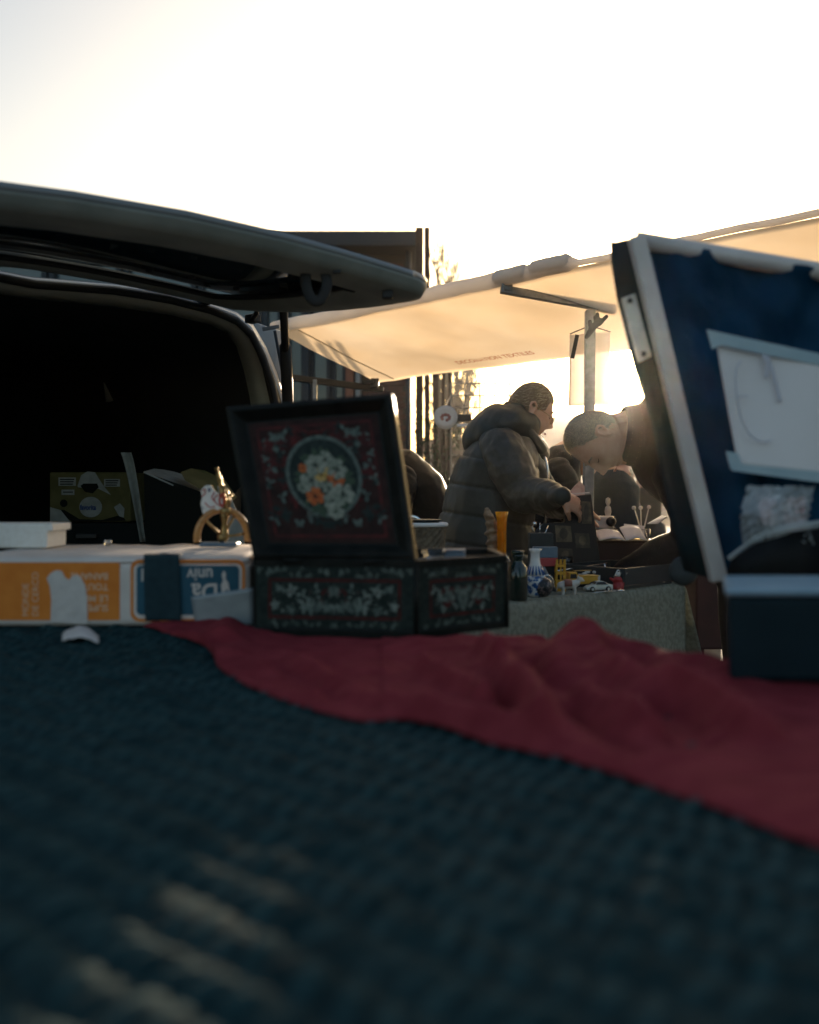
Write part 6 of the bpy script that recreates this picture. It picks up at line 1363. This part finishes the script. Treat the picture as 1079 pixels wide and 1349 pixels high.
def sleeve(pts, rads, name, m, parent, quilts=5, amp=0.010, vox=0.007, wr=0.005):
    path = smooth_path(pts, 6); rr_ = lerp_list(rads, 6)
    q = MB(); q.tube(path, rr_, 18, cap_round=True); f_ = fuse(q, vox, 3)
    cum = [0.0]
    for a, b in zip(path, path[1:]): cum.append(cum[-1] + (b - a).length)
    def fn(c, n):
        k = min(range(len(path)), key=lambda i: (path[i] - c).length_squared); k2 = min(k, len(path) - 2)
        d = (path[k2 + 1] - path[k2]); t = (c - path[k2]).dot(d) / d.length_squared; s_ = (cum[k2] + t * d.length) / cum[-1] * quilts + 0.15
        fr = s_ - math.floor(s_); e = min(fr, 1 - fr)
        return amp * (-0.8 + 1.1 * (1 - math.exp(-(e / 0.07) ** 1.1))) + wr * nz(c, 14) + wr * 0.5 * nz(c, 34)
    return redisplace(f_, fn).build(name, m, parent, smooth=True)
sleeve([P(655, 585, YW - 0.13), sh_n, P(678, 625, YW - 0.26), el_n + V(0.005, 0, 0.0), P(716, 652, YW - 0.42), wr_n + (el_n - wr_n) * 0.03], [0.075, 0.092, 0.088, 0.080, 0.064, 0.036], 'sleeve', M['jacket_grey'], wm, quilts=2, amp=0.004, vox=0.006, wr=0.008)
sleeve([P(672, 588, YW + 0.13), sh_f, P(700, 625, YW + 0.2), el_f, P(735, 662, YW - 0.1), wr_f + (el_f - wr_f) * 0.12], [0.07, 0.085, 0.082, 0.078, 0.066, 0.05], 'sleeve', M['jacket_grey'], wm, quilts=2, amp=0.004, vox=0.006, wr=0.008)
# hood lying on the back
q = MB()
hood = [([(700, 560), 0.06]), ([(686, 556), 0.10]), ([(668, 556), 0.135]), ([(648, 562), 0.15]), ([(630, 572), 0.135]), ([(616, 585), 0.08])]
for (px, py), r in ((( 686, 566), 0.105), ((672, 562), 0.125), ((655, 563), 0.125), ((640, 569), 0.11), ((626, 579), 0.075)):
    q.ball(P(px, py, YW), (r * 0.75, r * 1.35, r * 0.86), 18, Matrix.Rotation(0.6, 3, 'Y'))
fuse(q, 0.008, 4, lambda c, n: 0.007 * nz((c.x * 1.5, c.y, c.z * 2), 9) + 0.004 * nz(c, 22)).build('hood', M['jacket_grey'], wm, smooth=True)
q = MB(); q.tube(smooth_path([P(690, 560, YW - 0.11), P(704, 578, YW - 0.10), P(714, 592, YW - 0.06), P(718, 600, YW)], 5), [0.022] * 5 + [0.024] * 6 + [0.02] * 5, 12, cap_round=True); q.tube(smooth_path([P(694, 560, YW + 0.11), P(708, 578, YW + 0.10), P(717, 592, YW + 0.06), P(718, 600, YW)], 5), 0.021, 12, cap_round=True); fuse(q, 0.006, 2).build('collar', M['jacket_grey'], wm, smooth=True)
q = MB(); q.tube(smooth_path([P(716, 596, YW - 0.03), P(722, 625, YW - 0.05), P(718, 690, YW - 0.05)], 5), 0.006, 6); q.build('zip', M['chrome'], wm, smooth=True)
q = MB(); leg_pair(q, pel, YW, 0.095, 0.10); q.tube([pel + V(0, -0.1, 0.02), pel + V(0, 0.1, 0.02)], 0.14, 14, cap_round=True); fuse(q, 0.012, 3).build('trousers', M['trousers'], wm, smooth=True)
boots(wm, pel, 0.10, V(1, 0, 0))

# ---- bent man with grey cropped hair
YM = 3.30
mn = thing('person', 'balding person in black coat bending low over the dark tray', 'person', V(1.15, YM + 0.15, 0), group='people at the stall')
hc = P(789, 579, YM)
q = MB()
mf, mu = V(-0.14, -0.16, -0.98), V(-0.99, 0.02, 0.13)
Wm = head_mesh(q, hc, mf, mu, 1.03, nose=1.0, jaw=1.15)
nb = P(842, 560, YM + 0.02)
q.tube([Wm(-0.035, 0, -0.05), P(822, 566, YM + 0.01), nb, P(872, 572, YM + 0.05)], [0.064, 0.066, 0.072, 0.09], 14)
ch_m = P(900, 600, YM + 0.08); pe_m = V(1.30, YM + 0.20, 0.86)
q.tube([nb, ch_m, ch_m.lerp(pe_m, 0.5), pe_m], [0.09, 0.14, 0.14, 0.14], 16)
shn, eln, wrn = P(895, 625, YM - 0.08), P(912, 716, YM + 0.02), P(824, 757, YM + 0.10)
shf, elf, wrf = P(885, 615, YM + 0.26), P(930, 700, YM + 0.30), P(872, 742, YM + 0.30)
for a_, b_, c_ in ((shn, eln, wrn), (shf, elf, wrf)):
    q.tube([ch_m.lerp(a_, 0.6), a_, b_, c_], [0.07, 0.055, 0.045, 0.030], 12, cap_round=True)
hand(q, wrn, V(-0.8, 0.3, -0.28), V(0.0, 0.3, -0.9), 1.05, 0.5, thumb=1)
hand(q, wrf, V(-0.7, 0.2, -0.2), V(0.0, 0.2, -0.9), 1.05, 0.5, thumb=-1)
leg_pair(q, pe_m, YM, 0.085, 0.10, V(-1, 0.1, 0).normalized())
body_m = fuse(q, 0.0036, 2).build('body', M['skin'], mn, smooth=True)
face_bits(body_m, Wm, 1.03)
q = MB()
def crop(ph):
    c = math.cos(ph); pts = ((1.0, 0.62), (0.75, 0.80), (0.5, 1.12), (0.25, 1.30), (0.1, 1.52), (-0.12, 1.60), (-0.3, 1.85), (-1.0, 2.05))
    for (c0_, t0_), (c1_, t1_) in zip(pts, pts[1:]):
        if c >= c1_: return t0_ + (t1_ - t0_) * (c0_ - c) / (c0_ - c1_) + 0.03 * math.sin(ph * 23)
    return 2.05
hair_cap(q, Wm, 0.014, lambda ph: crop(ph) - 0.06 + 0.09 * nz((math.cos(ph) * 9, math.sin(ph) * 9, 0), 1.0), 150, 34, 0.0022)
hr = q.build('hair', M['hair_grey'], mn, smooth=True)
strands(Wm, crop, 5200, 0.008, 0.0006, 'cropped_strands', M['strand'], hr, 4, 0.35)
q = MB()
q.loft([ell(c, (V(0.10, 0, 1)).normalized(), V(0, 1, 0), a, b, 26) for c, a, b in ((P(826, 575, YM + 0.01), 0.085, 0.085), (P(838, 573, YM + 0.02), 0.115, 0.12), (P(850, 578, YM + 0.04), 0.165, 0.17), (P(870, 585, YM + 0.06), 0.20, 0.215), (P(900, 598, YM + 0.10), 0.215, 0.235), (P(940, 618, YM + 0.13), 0.205, 0.225), (pe_m + V(-0.12, 0, 0.14), 0.19, 0.21), (pe_m + V(0.02, 0, -0.02), 0.17, 0.2), (pe_m + V(0.04, 0, -0.2), 0.19, 0.21))])
fuse(q, 0.010, 4, lambda c, n: 0.006 * nz(c, 9) + 0.004 * nz(c, 24)).build('coat', M['jacket_black'], mn, smooth=True)
sleeve([ch_m.lerp(shn, 0.5), shn, P(912, 668, YM - 0.03), eln, P(868, 735, YM + 0.06), wrn + (eln - wrn) * 0.02], [0.09, 0.095, 0.088, 0.082, 0.070, 0.052], 'sleeve', M['jacket_black'], mn, quilts=2, amp=0.004)
sleeve([ch_m.lerp(shf, 0.5), shf, P(920, 660, YM + 0.3), elf, P(900, 725, YM + 0.3), wrf + (elf - wrf) * 0.1], [0.09, 0.09, 0.085, 0.08, 0.07, 0.05], 'sleeve', M['jacket_black'], mn, quilts=2, amp=0.004)
q = MB()
q.loft([ell(P(x, y_, YM + 0.015), V(0.10, 0, 1).normalized(), V(0, 1, 0), a, b, 30) for x, y_, a, b in ((842, 574, 0.115, 0.12), (828, 573, 0.108, 0.112), (819, 573, 0.104, 0.105), (817, 573, 0.096, 0.098), (824, 573, 0.094, 0.095), (840, 574, 0.10, 0.1))], caps=False); q.build('collar', M['jacket_black'], mn, smooth=True, bevel=0.003)
q = MB(); leg_pair(q, pe_m, YM, 0.10, 0.10, V(-1, 0.1, 0).normalized()); q.tube([pe_m + V(0, -0.1, 0), pe_m + V(0, 0.1, 0)], 0.145, 14, cap_round=True); fuse(q, 0.012, 3).build('trousers', M['trousers'], mn, smooth=True)
boots(mn, pe_m, 0.10, V(-1, 0.1, 0).normalized())
nt_ = thing('folded_paper', 'folded white paper held between the coat and sleeve of the bent person', 'paper', P(866, 686, YM + 0.25))
q = MB(); q.add([P(853, 690, YM + 0.28), P(866, 690, YM + 0.2), P(879, 681, YM + 0.2), P(872, 679, YM + 0.3)], [(0, 1, 2, 3)]); q.build('sheet', M['paper'], nt_, solid=0.003)

# ---- people farther back
def back_person(label, y, pts, rads, head, fwd, upv, m, arms, legs_at, hairm='hair_dark', group='people farther back', vox=0.014):
    """torso along pts (photo positions at distance y), head centre, arms as chains, hips"""
    t = thing('person', label, 'person', V(P(*legs_at, y).x, y, 0), group=group)
    hcn = P(*head, y); q = MB(); W = head_mesh(q, hcn, fwd, upv, 1.0)
    top = P(*pts[-1], y); q.tube([W(-0.03, 0, -0.06), hcn.lerp(top, 0.6), top], [0.055, 0.06, 0.08], 10)
    hips = P(*legs_at, y)
    q.tube([top] + [P(a, b, y) for a, b in pts[::-1][1:]] + [hips], [0.09] * (len(pts)) + [0.12], 12)
    for ch in arms:
        c3 = [P(a, b, y + d) for a, b, d in ch]; q.tube(c3, [0.05, 0.045, 0.03][:len(c3)], 8, cap_round=True); hand(q, c3[-1], c3[-1] - c3[-2], V(0, 0, -1), 1.0, 0.5)
    fv = Vector(fwd); fv.z = 0; fv = fv.normalized() if fv.length > 0.01 else V(1, 0, 0)
    leg_pair(q, hips, y, 0.08, 0.10, fv); fuse(q, 0.006, 2).build('body', M['skin'], t, smooth=True)
    q = MB(); hair_cap(q, W, 0.06, lambda ph: 1.0 if math.cos(ph) > 0.5 else 1.5 if math.cos(ph) > 0 else 2.1); q.build('hair', M[hairm], t, smooth=True)
    q = MB(); path = [P(a, b, y) for a, b in pts]
    sd = V(0, 0, 1).cross(fv)
    rg = []
    for i, c in enumerate(path):
        d = (path[min(i + 1, len(path) - 1)] - path[max(0, i - 1)]).normalized(); a_ = d.cross(V(0, 1, 0)).normalized(); rg.append(ell(c, a_, V(0, 1, 0), rads[i][0], rads[i][1], 22))
    q.loft(rg); fuse(q, vox, 4, lambda c, n: 0.008 * nz(c, 8) + 0.004 * nz(c, 24)).build('jacket', m, t, smooth=True)
    for ch in arms:
        c3 = [P(a, b, y + d) for a, b, d in ch]; sleeve([c3[0]] + [c3[0].lerp(c3[1], 0.5), c3[1], c3[1].lerp(c3[-1], 0.5), c3[-1]], [0.075, 0.085, 0.078, 0.07, 0.05], 'sleeve', m, t, quilts=3, amp=0.006, vox=0.010)
    q = MB(); leg_pair(q, hips, y, 0.09, 0.10, fv); q.tube([hips - sd * 0.09, hips + sd * 0.09], 0.13, 12, cap_round=True); fuse(q, 0.016, 3).build('trousers', M['trousers'], t, smooth=True)
    boots(t, hips, 0.10, fv)
    return t
back_person('person in black jacket bending down behind the lacquered box lid', 4.7, [(563, 740), (558, 690), (545, 645), (522, 618), (500, 612)], [(0.20, 0.22), (0.19, 0.23), (0.16, 0.24), (0.13, 0.22), (0.07, 0.09)], (476, 622), V(-0.75, -0.1, -0.65), V(-0.6, 0, 0.8), M['jacket_black'],
            [[(530, 632, -0.22), (515, 680, -0.3), (490, 700, -0.3)], [(528, 632, 0.22), (512, 680, 0.3), (488, 705, 0.3)]], (560, 748))
back_person('person in black quilted jacket stooping between the two bent heads', 4.75, [(716, 745), (722, 690), (733, 636), (744, 602), (760, 596)], [(0.17, 0.20), (0.16, 0.2), (0.12, 0.22), (0.095, 0.2), (0.05, 0.08)], (772, 598), V(0.5, 0.2, -0.8), V(0.8, 0.1, 0.5), M['jacket_black'],
            [[(735, 622, -0.22), (752, 668, -0.28), (765, 690, -0.25)], [(738, 620, 0.22), (756, 665, 0.28), (770, 690, 0.25)]], (716, 748))
back_person('person in navy jacket stooping behind the steel post and bent head', 5.3, [(798, 745), (800, 700), (803, 660), (808, 634), (812, 618)], [(0.19, 0.22), (0.18, 0.21), (0.17, 0.2), (0.15, 0.17), (0.06, 0.08)], (816, 588), V(0.3, 1, -0.5), V(0, 0.3, 1), M['jacket_navy'],
            [[(785, 642, 0.0), (776, 686, 0.05), (790, 712, 0.25)], [(812, 642, 0.0), (822, 686, 0.05), (812, 712, 0.25)]], (798, 735))
back_person('person in tan jacket walking in the far glare', 10.5, [(823, 705), (824, 685), (824, 665), (824, 650), (824, 642)], [(0.16, 0.13), (0.15, 0.13), (0.17, 0.14), (0.15, 0.13), (0.06, 0.07)], (825, 628), V(0, 1, 0), V(0, 0, 1), M['jacket_tan'],
            [[(816, 652, 0.0), (814, 678, 0.02), (816, 696, 0.05)], [(832, 652, 0.0), (834, 678, 0.02), (832, 696, 0.05)]], (823, 690), vox=0.02)
back_person('person in dark jacket walking beyond the pin glass', 9.0, [(848, 712), (848, 690), (847, 665), (847, 648), (847, 640)], [(0.17, 0.14), (0.16, 0.14), (0.18, 0.15), (0.16, 0.14), (0.06, 0.07)], (847, 622), V(0, 1, 0), V(0, 0, 1), M['jacket_black'],
            [[(837, 652, 0.0), (834, 682, 0.02), (837, 702, 0.05)], [(857, 652, 0.0), (860, 682, 0.02), (857, 702, 0.05)]], (848, 700), vox=0.02)


# ---- fibres on the backlit clothes
k_ = 0
for o in list(COL.objects):
    if o.type != 'MESH' or o.parent is None or not o.parent.get('category') == 'person': continue
    st_ = o.name.split('.')[0]
    if o.parent.location.y > 7 or 'grey quilted' in o.parent['label']: continue
    if st_ in ('coat', 'jacket', 'sleeve', 'collar', 'hood'):
        k_ += 1; fuzz(o, 4000 if st_ in ('coat', 'jacket') else 2500, 0.0032, 100 + k_)
# ---- haze
hz = MB(); hz.box((0, 45, 4.7), (110, 120, 11.6))
hm = bpy.data.materials.new('haze_air'); hm.use_nodes = True
for n_ in list(hm.node_tree.nodes):
    if n_.type == 'BSDF_PRINCIPLED': hm.node_tree.nodes.remove(n_)
pv = hm.node_tree.nodes.new('ShaderNodeVolumePrincipled'); pv.inputs['Density'].default_value = HAZE_DENSITY; pv.inputs['Anisotropy'].default_value = HAZE_G
pv.inputs['Color'].default_value = (0.96, 0.90, 0.84, 1)
hm.node_tree.links.new(pv.outputs[0], hm.node_tree.nodes['Material Output'].inputs['Volume'])
ho = hz.build('haze', hm); ho['kind'] = 'stuff'
